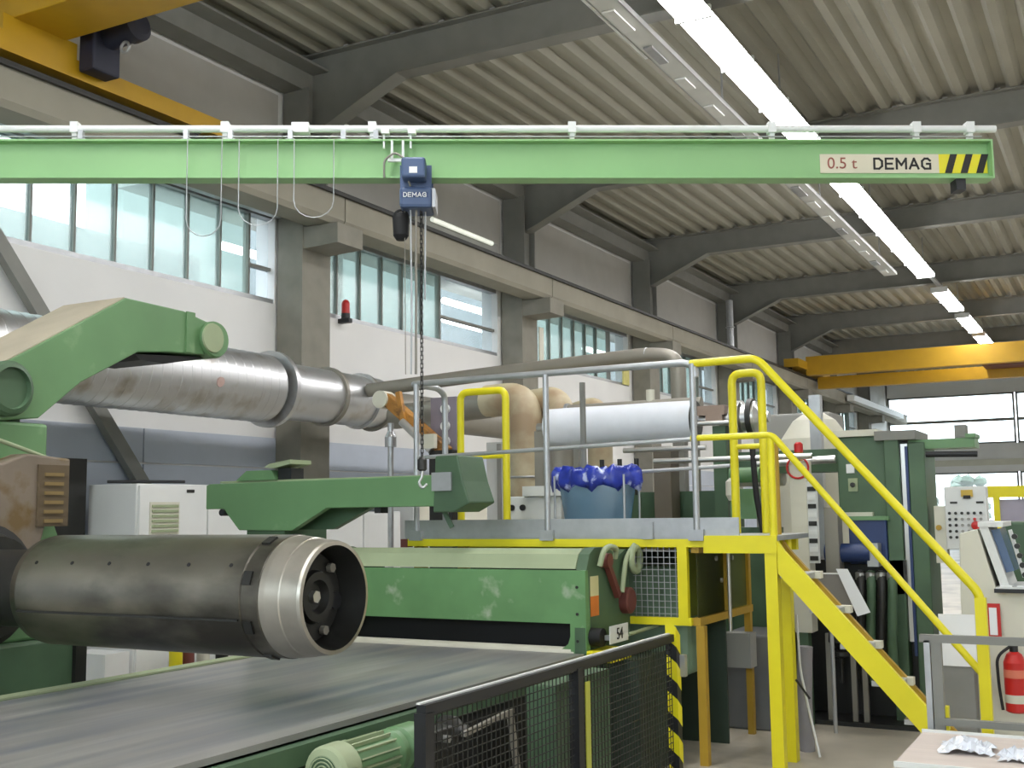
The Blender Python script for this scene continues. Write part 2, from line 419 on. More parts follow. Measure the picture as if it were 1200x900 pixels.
solo('eave_beam', MB().box(-9.15, -8.85, -8, 52, 6.93, 7.17).box(-9.15, -8.6, -8, 52, 7.17, 7.2), RAFT, 'dark longitudinal eave beam along the top of the window wall', 'beam')
ry = [-8.0] + COLY + [52.0]
for i, (a, b) in enumerate(zip(ry, ry[1:])):
    t = thing('runway_beam', '%s span of the concrete crane runway beam counted from the camera' % ORD[i], 'beam', (-8.5, (a + b) / 2, 5.05), 'crane runway spans')
    part('girder', MB().prism([(-8.74, 5.14), (-8.38, 5.14), (-8.34, 5.2), (-8.34, 5.56), (-8.74, 5.56)], 'Y', a + .01, b - .01), BEAMC, t)
    part('rail', MB().box(-8.53, -8.47, a, b, 5.56, 5.62), DARKST, t)
    part('conductor_bar', MB().box(-8.33, -8.29, a, b, 5.49, 5.54), DARKST, t)
t = thing('runway_bar', 'white bar along the far end of the runway', 'trunking', (-8.2, 43.6, 5.2))  # plain white bar on brackets beside the runway
part('channel', MB().box(-8.26, -8.02, 39.5, 49.2, 5.2, 5.40), WHITE, t)
for y in (40, 42.5, 45, 47.5): part('bracket', MB().box(-8.335, -8.26, y, y + .08, 5.22, 5.34), GALV, t)
t = thing('runway_lamp', 'short dim tube lamp on the runway beside the hanging hoist', 'lamp', (-8.4, 13.9, 5.56))
part('tube', MB().cyl((-8.3, 13.15, 5.66), (-8.3, 14.85, 5.66), .035), DIMTUBE, t)
part('housing', MB().box(-8.44, -8.34, 12.8, 15.1, 5.562, 5.70), RAFT, t)
solo('window_blind_rail', MB().box(-9.18, -9.08, 5.6, 10.9, 5.28, 5.34), GALV, 'pale rail along the head of the nearest high window', 'rail')

t = thing('downpipe', 'silver rain downpipe beside the fourth concrete column', 'pipe', (-8.72, 28.0, 5.56))
part('pipe', MB().cyl((-8.7, 28.0, 5.57), (-8.7, 28.0, 6.9), .09, 16), GALV, t)
part('collar', MB().torus((-8.7, 28.0, 6.2), (0, 0, 1), .1, .02), GALV, t)

# wall brace behind the duct, red beacon, roll of small wall pieces
solo('wall_brace', MB().bar((-9.08, 6.5, 4.58), (-9.08, 8.75, 1.86), .14, .10, (1, 0, 0)), RAFT, 'dark diagonal steel brace behind the duct on the window wall', 'brace')
t = thing('warning_beacon', 'red warning beacon below the second high window', 'beacon', (-9.1, 12.24, 4.2))
part('bracket', MB().box(-9.2, -9.02, 12.2, 12.28, 4.14, 4.2), BLACK, t)
part('base', MB().cyl((-9.1, 12.24, 4.2), (-9.1, 12.24, 4.27), .06), BLACK, t)
part('lens', MB().lathe((-9.1, 12.24, 4.27), (0, 0, 1), [(0, .055), (.14, .055), (.18, .03), (.19, 0)]), RED, t)
solo('notice_plate', MB().box(-8.77, -8.75, 17.3, 17.46, 4.1, 4.75), CREAM, 'cream notice strip on the second concrete column', 'sign')
solo('wall_notice', MB().box(-9.2, -9.17, 22.0, 22.32, 4.22, 4.62), mat('pale_yellow', (214, 206, 130), .6), 'small pale yellow notice below the third high window', 'sign')

# ---------------------------------------------------------------- ceiling luminaires: one row over the line
XL, ZL = -3.62, 6.62
def luminaire(y, label, x=XL, grp='ceiling luminaires in a row'):
    t = thing('ceiling_luminaire', label, 'lamp', (x, y, ZL), grp)
    part('housing', MB().prism([(x - .19, ZL + .03), (x + .19, ZL + .03), (x + .06, ZL + .1), (x - .06, ZL + .1)], 'Y', y - .74, y + .74), WHITE, t)
    part('diffuser', MB().prism([(x - .18, ZL + .028), (x - .15, ZL - .04), (x + .15, ZL - .04), (x + .18, ZL + .028)], 'Y', y - .73, y + .73), LIT, t)
    for q in (-.75, .74): part('end_plate', MB().box(x - .19, x + .19, y + q, y + q + .01, ZL - .045, ZL + .09), WHITE, t)
    return t
ys = [25.2 - 1.52 * k for k in range(20)]
ys = [38.2, 36.7, 34.4, 32.9, 30.2, 28.7] + ys
l0 = None
for i, y in enumerate(ys):
    lb = 'lit long ceiling luminaire, %s of the row counted from the far end' % ORD[i]
    if l0 is None: l0 = luminaire(y, lb); y0 = y
    else: copy_tree(l0, (0, y - y0, 0), lb)
t = thing('light_trunking', 'narrow grey trunking rail that carries the ceiling luminaires', 'trunking', (XL, 15, ZL + .1))
part('rail', MB().box(XL - .04, XL + .04, -4, 38.4, ZL + .1, ZL + .16), GALV, t)
for y in [11.2 + 2.9 * k for k in range(10)]: part('hanger', MB().box(XL - .01, XL + .01, y - .01, y + .01, ZL + .16, ZR), GALV, t)

l1 = luminaire(42.0, 'lit ceiling luminaire of the parallel row over the aisle, farthest of that row', 3.6, 'ceiling luminaires over the aisle')
for i in range(1, 19): copy_tree(l1, (0, -2.6 * i, 0), 'lit ceiling luminaire of the parallel row over the aisle, %s from the far end' % ORD[i])

# cable tray beside it
t = thing('cable_tray', 'shiny perforated cable tray hung left of the ceiling lights', 'tray', (-4.22, 15, 6.58))
part('floor_plate', MB().box(-4.36, -4.10, 7.6, 25.2, 6.56, 6.568), CAB, t)
for x in (-4.36, -4.10): part('side_flange', MB().box(x - .006, x + .006, 7.6, 25.2, 6.56, 6.62), STEEL, t)
for k in range(17):
    y = 8.0 + k * 1.03
    part('cable_clip', MB().box(-4.34 + random.random() * .04, -4.20, y, y + .30 + random.random() * .3, 6.535, 6.556), WHITE if k % 3 else GALV, t)
part('cable_bundle', MB().pipe([(-4.18, 7.6, 6.6), (-4.2, 12, 6.6), (-4.16, 18, 6.6), (-4.2, 25.2, 6.6)], .035), PIPEG, t)
for k in range(4): part('hanger', MB().box(-4.24, -4.22, 8.4 + 5.2 * k, 8.42 + 5.2 * k, 6.57, ZR), GALV, t)
part('tray_reflection_strip', MB().box(-4.40, -4.37, 8.2, 11.4, 6.55, 6.59), WHITE, t)  # white strip painting in the bright reflection on the near tray

# ---------------------------------------------------------------- overhead cranes
t = thing('overhead_crane', 'yellow twin-girder overhead crane at the far end of the hall', 'crane', (0, 34.5, 5.56))
part('girder', MB().box(-8.25, 8.35, 33.9, 34.25, 5.52, 6.08), CRANE, t)
part('girder', MB().box(-8.25, 8.35, 35.3, 35.6, 5.24, 5.60), CRANE, t)
part('end_carriage', MB().box(-8.62, -8.2, 32.8, 36.8, 5.68, 5.92), CRANE, t)
for y in (33.1, 36.5): part('wheel', MB().cyl((-8.55, y, 5.70), (-8.45, y, 5.70), .08), DARKST, t)
part('trolley', MB().box(-3.4, -2.2, 34.26, 35.29, 5.5, 5.9), DRED, t)
t = thing('overhead_crane', 'yellow overhead crane girder at the near top left corner', 'crane', (0, 6.6, 5.56))
part('girder', MB().box(-8.95, 8.35, 6.40, 6.98, 5.98, 6.5), CRANE, t, bev=.01)
part('end_carriage', MB().box(-8.62, -8.38, 4.6, 9.05, 5.66, 5.84), CRANE, t)
part('end_carriage_seat', MB().box(-8.62, -8.38, 6.3, 7.1, 5.84, 5.99), CRANE, t)
for y in (4.9, 8.75): part('wheel', MB().cyl((-8.55, y, 5.69), (-8.45, y, 5.69), .07), DARKST, t)
mo = part('drive_motor', MB().lathe((-8.32, 7.3, 6.08), (1, 0, .1), [(0, .12), (.05, .15), (.12, .15), (.13, .13), (.40, .13), (.41, .15), (.52, .15), (.56, .1)], 18), NAVY, t)
part('gearbox', MB().box(-8.36, -8.16, 7.1, 7.42, 5.72, 6.12), NAVY, t, bev=.02)
part('cable_gland', MB().torus((-7.92, 7.25, 5.92), (0, 1, 0), .05, .014), GALV, mo)

# ---------------------------------------------------------------- jib crane
JU = V((-0.8797, -0.4755, 0.0127)); JR = -JU; JN = V((0.4755, -0.8797, 0.0)); JZ = V((0, 0, 1))
JT = V((-0.66, 7.71, 3.79))
def J(tt, s, z): return JT + JU * tt + JN * s + JZ * z
jib = thing('jib_crane', 'long green jib crane arm spanning the upper picture', 'crane', (-6.9, 4.34, 0))
LJ = 7.35
bm = MB().obox(J(0, -.006, -.115), JU * LJ, JN * .012, JZ * .23)
part('web', bm, JIBG, jib)
part('flange', MB().obox(J(0, -.065, .115), JU * LJ, JN * .13, JZ * .012), JIBG, jib)
part('flange', MB().obox(J(0, -.065, -.127), JU * LJ, JN * .13, JZ * .012), JIBG, jib)
part('end_stop', MB().obox(J(.17, -.05, -.20), JU * .06, JN * .1, JZ * .073), BLACK, jib)
part('end_plate', MB().obox(J(-.01, -.065, -.127), JU * .01, JN * .13, JZ * .254), JIBG, jib)
part('pillar', MB().cyl((-6.92, 4.33, 0), (-6.92, 4.33, 4.05), .16, 24), JIBG, jib)
part('pillar_foot', MB().cyl((-6.92, 4.33, 0), (-6.92, 4.33, .03), .2, 24), JIBG, jib)
part('top_rail', MB().pipe([J(-.06, 0, .215), J(LJ - .2, 0, .215)], .023), WHITE, jib, 'white festoon rail on brackets above the arm')
for px in (-140, 85, 262, 435, 670, 905, 1075, 1160 - 22):
    tt = (1158 - px) * .005456
    br = MB().obox(J(tt + .015, -.02, .127), -JU * .03, JN * .04, JZ * .06).obox(J(tt + .025, -.032, .185), -JU * .05, JN * .064, JZ * .07)
    part('rail_bracket', br, WHITE, jib)
part('splice_clamp', MB().obox(J(4.35, -.034, .185), JU * .11, JN * .068, JZ * .065), WHITE, jib)
part('guide_wire', MB().pipe([J(.05, .05, .148), J(LJ - .3, .05, .148)], .005, n=6), GALV, jib)
for px in (95, 218, 270, 340, 402, 440):
    tt = (1158 - px) * .005456
    part('festoon_carrier', MB().obox(J(tt + .015, .02, .13), -JU * .03, JN * .04, JZ * .06).obox(J(tt + .03, .03, .115), -JU * .06, JN * .02, JZ * .02), GALV, jib)
for p0, p1, d in ((222, 262, .62), (282, 327, .55), (346, 392, .5)):
    a, b = (1158 - p0) * .005456, (1158 - p1) * .005456
    pts = [J(a, .085, .12)] + [J((a + b) / 2 + (a - b) / 2 * math.cos(PI * q / 8), .085, .12 - d + .1 - .11 * math.sin(PI * q / 8)) for q in range(9)] + [J(b, .085, .12)]
    part('festoon_cable', MB().pipe(pts, .0035, n=6), GALV, jib)
sp = part('capacity_sign', MB().obox(J(1.08, .006, -.08), -JU * .76, JN * .006, JZ * .125), SIGN, jib, 'cream sign with black and red lettering')
lettering('0.5 t', .105, J(.94, .0135, -.018), JR, JZ, REDINK, sp)
block_letters('DEMAG', .066, J(.555, .0135, -.018), JR, JZ, INK, sp)
hz = part('hazard_plate', MB().obox(J(.32, .006, -.08), -JU * .31, JN * .005, JZ * .125), YEL, jib, 'yellow plate with black diagonal stripes')
hs = MB()
for q in range(3):
    t0 = .285 - q * .1
    o = J(t0, .0115, -.08); hs.add([o, o - JU * .045, o - JU * .085 + JZ * .125, o - JU * .04 + JZ * .125,
        o + JN * .002, o - JU * .045 + JN * .002, o - JU * .085 + JZ * .125 + JN * .002, o - JU * .04 + JZ * .125 + JN * .002], [(4, 5, 6, 7), (0, 3, 2, 1), (0, 1, 5, 4), (1, 2, 6, 5), (2, 3, 7, 6), (3, 0, 4, 7)])
part('stripe', hs, INK, hz)

# chain hoist on the jib
th = (1158 - 487) * .005456
ht = J(th, 0, -.13)
hoist = thing('chain_hoist', 'blue electric chain hoist hanging from the green jib arm', 'hoist', ht)
part('trolley_motor', MB().obox(J(th + .08, .075, -.165), -JU * .15, JN * .14, JZ * .13), BLUE, hoist, bev=.015)
part('trolley_plate', MB().obox(J(th + .1, .068, -.2), -JU * .2, JN * .012, JZ * .15).obox(J(th + .1, -.08, -.2), -JU * .2, JN * .012, JZ * .15).obox(J(th + .1, -.08, -.21), -JU * .2, JN * .16, JZ * .012), BLUE, hoist)
for s in (-.07, .07):
    for n_ in (-.045, .045): part('trolley_wheel', MB().cyl(J(th + s, n_ - .012, -.092), J(th + s, n_ + .012, -.092), .025), DARKST, hoist)
part('cover_label', MB().obox(J(th + .03, .216, -.14), -JU * .05, JN * .002, JZ * .04), WHITE, hoist)
bd = part('hoist_body', MB().obox(J(th + .10, -.11, -.335), -JU * .205, JN * .24, JZ * .135), BLUE, hoist, bev=.02)
part('end_cap', MB().obox(J(th - .105, -.1, -.33), -JU * .02, JN * .22, JZ * .12), GALV, bd)
np_ = part('name_plate', MB().obox(J(th + .085, .131, -.272), -JU * .165, JN * .002, JZ * .034), BLUED, hoist, 'dark plate with white lettering')
block_letters('DEMAG', .026, J(th + .0025, .135, -.255), JR, JZ, WHITE, np_)
part('chain_bag', MB().lathe(J(th + .1, .02, -.52), (0, 0, 1), [(0, .03), (.03, .05), (.14, .055), (.17, .05), (.172, .035), (.05, .03)], 14), RUBBER, hoist)
part('bag_strap', MB().torus(J(th + .1, .02, -.37), JN, .045, .008), RUBBER, hoist)
def chain(p, q, r, link):
    b = MB(); p, q = V(p), V(q); n = int((p - q).length / link)
    for i in range(n):
        c = p.lerp(q, (i + .5) / n); e = V((1, 0, 0)) if i % 2 else V((0, 1, 0)); h = V((0, 0, link * .62))
        b.pipe([c - h + e * r, c + h + e * r, c + h - e * r, c - h - e * r, c - h + e * r], r * .45, n=4)
    return b
part('load_chain', chain(J(th - .03, .04, -.335), J(th - .03, .04, -1.92), .008, .026), DARKST, hoist)
part('pendant_cable', MB().pipe([J(th + .035, .06, -.335), J(th + .03, .06, -1.0), J(th + .035, .06, -1.38)], .006, n=6), GALV, hoist)
part('pendant_cable', MB().pipe([J(th + .0, .06, -.335), J(th + .005, .06, -1.38)], .008, n=6), PIPEG, hoist)
part('pendant_cable', MB().pipe([J(th - .055, .02, -.335), J(th - .05, .02, -.9)], .006, n=6), GALV, hoist)
part('strain_rope', MB().pipe([J(th + .075, .04, -.33), J(th + .07, .05, -1.38)], .003, n=5), PIPEG, hoist)
hk = MB().lathe(J(th - .03, .04, -1.98), (0, 0, 1), [(0, .02), (.01, .03), (.07, .03), (.085, .012)], 12)
part('hook_block', hk, DARKST, hoist)
part('hook', MB().pipe([J(th - .03, .04, -1.98), J(th - .03, .04, -2.02), J(th - .005, .04, -2.05), J(th - .03, .04, -2.09), J(th - .06, .04, -2.06)], .009, .02, n=7), STEEL, hoist)
tw = part('towing_arm', MB().obox(J(th + .16, .05, -.01), -JU * .015, JN * .015, JZ * .13).obox(J(th + .09, .05, -.01), -JU * .015, JN * .015, JZ * .13).obox(J(th + .18, .045, -.02), -JU * .12, JN * .02, JZ * .02), WHITE, hoist, 'white towing bracket')
for s in (.22, .05): part('runner', MB().obox(J(th + s, .03, .16), -JU * .05, JN * .05, JZ * .035).obox(J(th + s - .01, .04, .07), -JU * .012, JN * .02, JZ * .09), WHITE, hoist)
part('supply_loop', MB().pipe([J(th + .2, .08, -.13), J(th + .2, .09, -.02), J(th + .13, .1, .03), J(th + .06, .1, -.02), J(th + .05, .12, -.14), J(th + .03, .13, -.2)], .007, .03, n=6), PIPEG, hoist)

# ---------------------------------------------------------------- left: winder stand with swing arm and mandrel
t = thing('winder_stand', 'green winder stand at the left edge carrying the big steel mandrel', 'machine', (-6.1, 4.2, 0))
part('housing', MB().box(-6.6, -5.6, 3.3, 4.62, .9, 2.15), GREEN, t, bev=.02)
part('side_flare', MB().prism([(4.62, 1.9), (4.62, 1.0), (4.95, 1.0), (4.7, 1.55)], 'X', -6.5, -5.62), GREEN, t)
part('base', MB().box(-6.7, -5.55, 3.2, 4.86, 0, .9), DGREEN, t, bev=.02)
part('bearing_bracket', MB().prism([(3.5, 1.9), (4.2, 1.9), (4.36, 1.96), (4.66, 1.94), (4.66, 1.62), (4.5, 1.56), (4.4, 1.2), (3.5, 1.1)], 'X', -5.6, -5.45), RUST, t, 'brown cast bearing bracket', bev=.012)
vn = part('vent_frame', MB().box(-5.45, -5.435, 4.43, 4.64, 1.55, 1.9), mat('dark_rust', (92, 78, 58), .7, var=.2), t)
for q in range(6): part('vent_slat', MB().box(-5.44, -5.428, 4.47, 4.60, 1.57 + q * .053, 1.59 + q * .053), mat('ochre_rust', (124, 104, 64), .7, var=.2), vn)
part('hose', MB().pipe([(-5.52, 3.8, 2.0), (-5.5, 4.1, 2.06), (-5.5, 4.4, 1.98), (-5.52, 4.6, 1.93)], .012, .08), GTOP, t)
part('bearing_ring', MB().lathe((-5.5, 4.1, 1.235), (1, 0, 0), [(0, .34), (.05, .34), (.06, .3), (.16, .27)], 32), DARKST, t)
part('bolt_strip', MB().box(-5.56, -5.52, 4.80, 4.88, .56, .86), DARKST, t)

t = thing('swing_arm', 'bent green box-section swing arm above the mandrel at left', 'machine arm', (-5.9, 4.3, 2.1))
part('arm_box', MB().prism([(4.02, 2.30), (4.20, 2.46), (4.26, 2.455), (5.19, 3.0), (5.70, 2.99), (6.02, 2.93), (6.02, 2.72), (5.55, 2.69), (5.30, 2.66), (4.85, 2.42), (4.55, 2.18), (4.02, 2.12)], 'X', -6.18, -5.6), GREEN, t, bev=.008)
part('dusty_top', MB().obox((-6.17, 4.28, 2.468), (.56, 0, 0), (0, .905, .53), (0, -.004, .006)), DUSTY, t, 'dusty brown upper face')
part('underside_slab', MB().prism([(5.32, 2.655), (5.98, 2.71), (5.98, 2.70), (5.6, 2.62), (5.38, 2.62)], 'X', -6.14, -5.66), BLACK, t)  # black slab under the level part of the arm
part('pin_boss', MB().lathe((-6.2, 5.98, 2.825), (1, 0, 0), [(0, .13), (.62, .13), (.64, .12)], 28), GREEN, t, bev=0)
part('pin_cap', MB().lathe((-5.56, 5.94, 2.83), (1, 0, 0), [(0, .105), (.012, .1), (.013, .0)], 24), GTOP, t)
part('seam_plate', MB().box(-5.6, -5.59, 5.72, 5.80, 2.71, 2.99), GREEN, t)
pv = part('pivot_boss', MB().lathe((-6.2, 4.3, 2.33), (1, 0, 0), [(0, .16), (.66, .16), (.68, .145), (.69, .12), (.66, .115), (.66, 0)], 28), DGREEN, t)
part('support_post', MB().box(-6.2, -5.7, 3.9, 4.5, 2.15, 2.35), DGREEN, t)

AX = V((0, 4.1, 1.235))
def mx(x): return V((x, 4.1, 1.235))
t = thing('winding_mandrel', 'large worn steel mandrel cylinder with a conical open end at lower left', 'mandrel', (-4.4, 4.1, .96))
part('shell', MB().lathe(mx(-4.930), (1, 0, 0), [(0, .2), (.01, .24), (.04, .265), (.09, .275), (1.52, .275), (1.525, .268), (1.54, .268)], 64, cap=True), MAND, t)
part('neck', MB().cyl(mx(-5.5), mx(-4.930), .2, 40), DARKST, t)
part('segment_joint', MB().obox((-4.83, 4.1 - .262, 1.235 - .09), (1.41, 0, 0), (0, -.009, -.003), (0, 0, .008)), DARKST, t, 'dark slit between two shell segments')
for q in range(6):
    a = math.radians(32); x = -4.74 + q * .25
    c = V((x, 4.1 - .2755 * math.cos(a), 1.235 + .2755 * math.sin(a)))
    part('grub_screw', MB().cyl(c + V((0, .006, -.003)), c - V((0, .0015, -.001)), .010, 8), BLACK, t)
part('collar', MB().lathe(mx(-3.395), (1, 0, 0), [(0, .262), (.0, .274), (.085, .274), (.09, .268)], 64), MAND, t)
for q in range(8):
    a = math.radians(q * 45 + 20); c = mx(-3.375) + V((0, -.272 * math.cos(a), .272 * math.sin(a)))
    e = V((0, -math.cos(a), math.sin(a))); s_ = V((0, math.sin(a), math.cos(a)))
    part('clamp_lug', MB().obox(c - s_ * .03 - e * .012 - V((.02, 0, 0)), (.045, 0, 0), s_ * .06, e * .022), DARKST, t)
part('cone', MB().lathe(mx(-3.305), (1, 0, 0), [(0, .27), (.03, .269), (.10, .262), (.105, .258), (.19, .25), (.205, .246), (.207, .228)], 64, cap=False), CONE, t)
part('cone_bore', MB().lathe(mx(-3.305), (1, 0, 0), [(.207, .228), (.06, .205), (.05, .0)], 48, cap=False), DARKST, t)
hb = part('end_disc', MB().lathe(mx(-3.25), (1, 0, 0), [(0, .0), (.0, .2)], 48, cap=False).lathe(mx(-3.24), (1, 0, 0), [(-.01, .2), (.02, .19), (.02, .12), (.05, .11), (.05, .075), (.015, .06), (.015, 0)], 40, cap=False), DARKST, t)
for q in range(6):
    a = math.radians(q * 60 + 10); c = mx(-3.215) + V((0, -.16 * math.cos(a), .16 * math.sin(a)))
    if q % 2: part('bore', MB().cyl(c - V((.004, 0, 0)), c + V((.003, 0, 0)), .04, 14), BLACK, hb)
    else: part('bolt', MB().cyl(c, c + V((.025, 0, 0)), .022, 6), PIPEG, hb)
part('hub_screw', MB().cyl(mx(-3.23), mx(-3.2), .028, 6), STEEL, hb)

# ---------------------------------------------------------------- belt conveyor
t = thing('belt_conveyor', 'wide grey belt conveyor in the foreground with green frame', 'conveyor', (-3.8, 3.5, 0))
part('belt', MB().lathe((-4.7, .6, .64), (1, 0, 0), [(0, .11), (1.78, .11)], 24).box(-4.7, -2.92, .6, 6.295, .725, .75).box(-4.7, -2.92, .6, 6.295, .53, .54), BELT, t)
part('side_frame', MB().box(-2.925, -2.87, .6, 6.29, .635, .715), DGREEN, t)
part('shade_backing', MB().box(-2.93, -2.90, .6, 6.29, .05, .63), RUBBER, t)  # black backing added to paint in the darkness under the conveyor
part('side_frame', MB().box(-4.80, -4.705, .6, 6.3, .5, .755), GREEN, t)
part('edge_strip', MB().box(-4.79, -4.70, .6, 6.3, .752, .762), GTOP, t)
part('cable_rail', MB().box(-2.87, -2.82, .6, 3.75, .59, .622), GTOP, t)
for y in (1.2, 3.0, 4.6, 6.0):
    for x in (-4.76, -2.9): part('leg', MB().box(x - .04, x + .04, y - .04, y + .04, 0, .6), DGREEN, t)
for y in (2.0, 3.4, 4.8): part('return_roller', MB().cyl((-4.7, y, .45), (-2.93, y, .45), .05), DARKST, t)
part('frame_bracket', MB().box(-2.86, -2.815, 3.72, 3.80, .40, .68), GREEN, t)
part('tension_bracket', MB().box(-2.86, -2.70, 4.25, 4.45, .44, .66), DARKST, t, bev=.01)
part('bearing', MB().lathe((-2.86, 4.6, .60), (1, 0, 0), [(0, .07), (.06, .07), (.1, .04), (.14, .03)], 16), DARKST, t)
part('bolt', MB().cyl((-2.70, 4.35, .62), (-2.67, 4.35, .62), .018, 6), STEEL, t)
part('handle_rod', MB().pipe([(-2.84, 2.9, .50), (-2.84, 3.2, .55), (-2.84, 3.4, .55)], .012), STEEL, t)

M0 = V((-2.70, 3.50, .64)); YY = V((0, 1, 0))
t = thing('gear_motor', 'pale green gear motor with finned cowl beside the conveyor belt', 'motor', (-2.70, 3.8, 0))
part('fan_cowl', MB().lathe(M0, YY, [(0, .068), (.008, .09), (.024, .1), (.11, .102), (.12, .095)], 28), GTOP, t)
fg = part('fan_grille', MB().lathe(M0 - YY * .002, YY, [(0, .064), (.004, .064)], 24), DGREEN, t)
for q in range(4): part('grille_ring', MB().torus(M0 - YY * .004, YY, .016 + q * .014, .003, 20, 5), GTOP, fg)
part('stator', MB().lathe(M0 + YY * .12, YY, [(0, .078), (.28, .078), (.30, .092), (.33, .092), (.35, .07)], 24), GREEN, t)
for q in range(16):
    a = 2 * PI * q / 16; e = V((math.cos(a), 0, math.sin(a)))
    part('cooling_fin', MB().obox(M0 + YY * .13 + e * .074 - e.cross(YY) * .003, YY * .26, e * .02, e.cross(YY) * .006), GTOP, t)
part('gear_case', MB().lathe(M0 + YY * .46, YY, [(0, .07), (.02, .095), (.14, .095), (.17, .06)], 20), GREEN, t)
part('terminal_box', MB().box(-2.84, -2.77, 3.68, 3.82, .60, .70), GTOP, t, bev=.01)
part('mounting_foot', MB().box(-2.78, -2.62, 3.62, 3.86, 0, .565), DARKST, t)

# ---------------------------------------------------------------- winding hood with roll cover
t = thing('winding_hood', 'green curved machine hood at the end of the conveyor belt', 'machine', (-3.9, 6.7, 0))
part('front_panel', MB().box(-4.85, -2.99, 6.34, 6.37, .92, 1.24), SCUFF, t)
part('top_panel', MB().prism([(6.34, 1.248), (6.39, 1.335), (6.46, 1.368), (6.95, 1.345), (6.95, 1.325), (6.47, 1.345), (6.40, 1.32), (6.36, 1.248)], 'X', -4.85, -2.99), GTOP, t)
part('inner_drum', MB().cyl((-4.8, 6.75, .98), (-3.0, 6.75, .98), .22, 32), RUBBER, t)
part('shade_base', MB().box(-4.84, -2.66, 6.52, 6.98, .0, .70), mat('shade_green_paint', (46, 60, 48), .5), t)  # added block, painted dark green for the shade behind the fence
part('slot_back', MB().box(-4.85, -3.0, 6.5, 6.52, .7, 1.2), BLACK, t)
part('nose_roller', MB().cyl((-4.8, 6.36, .735), (-3.0, 6.36, .735), .045, 20), CREAM, t)
sp_pts = [(6.30, .3), (7.01, .3), (7.01, .9), (7.01, 1.27), (7.0, 1.32), (6.97, 1.345), (6.88, 1.32), (6.82, 1.29), (6.74, 1.345), (6.62, 1.37), (6.48, 1.372), (6.40, 1.335), (6.33, 1.2)]
part('side_plate', MB().prism(sp_pts, 'X', -2.99, -2.92), DGREEN, t, 'dark green side plate with two rounded lobes')
part('side_plate', MB().prism(sp_pts, 'X', -4.92, -4.85), DGREEN, t)
part('edge_flange', MB().prism([(6.32, .3), (6.38, .3), (6.38, .95), (6.36, 1.24), (6.32, 1.24)], 'X', -3.02, -2.915), SCUFF, t)
part('corner_fillet', MB().prism([(-3.02, .86), (-3.04, .80), (-3.08, .77), (-3.14, .755), (-3.14, .735), (-3.0, .735), (-3.0, .86)], 'Y', 6.33, 6.36), SCUFF, t)
part('warning_sticker', MB().box(-2.92, -2.917, 6.40, 6.52, .96, 1.08), mat('sticker_orange', (214, 120, 50), .5), t)
part('warning_sticker', MB().box(-2.92, -2.917, 6.40, 6.52, 1.08, 1.2), mat('sticker_pale', (206, 200, 150), .5), t)
part('locking_lever', MB().bar((-2.89, 6.58, 1.29), (-2.89, 6.76, 1.06), .04, .035, (1, 0, 0)).cyl((-2.92, 6.58, 1.29), (-2.86, 6.58, 1.29), .045), DRED, t, 'dull red lever')
part('locking_pad', MB().lathe((-2.92, 6.92, 1.02), (1, 0, 0), [(0, .085), (.05, .085), (.06, .07)], 16), DRED, t, 'dull red round pad')
part('pipe_bow', MB().pipe([(-2.88, 6.46, 1.26), (-2.86, 6.48, 1.36), (-2.86, 6.58, 1.38), (-2.86, 6.68, 1.36), (-2.88, 6.7, 1.3)], .018, .05), GTOP, t)
part('pipe_bow', MB().pipe([(-2.88, 6.80, 1.08), (-2.88, 6.88, 1.3), (-2.86, 6.98, 1.375)], .016, .06), GTOP, t)
part('shaft_ring', MB().torus((-2.86, 6.99, 1.28), (1, 0, 0), .075, .024), GTOP, t)
part('black_knob', MB().cyl((-2.92, 6.40, .84), (-2.84, 6.40, .84), .055, 16), RUBBER, t)
sg = part('number_sign', MB().obox((-2.80, 6.40, .80), (0, .28, 0), (0, 0, .105), (.006, 0, 0)), WHITE, t, 'white number plate')
lettering('54', .10, (-2.79, 6.54, .85), (0, 1, 0), (0, 0, 1), INK, sg)
part('sign_clip', MB().box(-2.92, -2.80, 6.42, 6.46, .82, .85), GALV, sg)
part('yellow_bracket', MB().box(-2.92, -2.75, 6.32, 6.62, .70, .765), YEL, t, 'bright yellow bracket', bev=.008)
part('yellow_bracket_bar', MB().bar((-2.78, 6.62, .76), (-2.78, 6.95, .765), .05, .02), YEL, t)
part('guide_rod', MB().pipe([(-2.80, 6.7, .83), (-2.80, 7.2, .84)], .012), GTOP, t)
for q in range(5):
    part('panel_screw', MB().cyl((-2.97, 6.322, .5 + q * .16), (-2.97, 6.314, .5 + q * .16), .010, 6), DARKST, t)

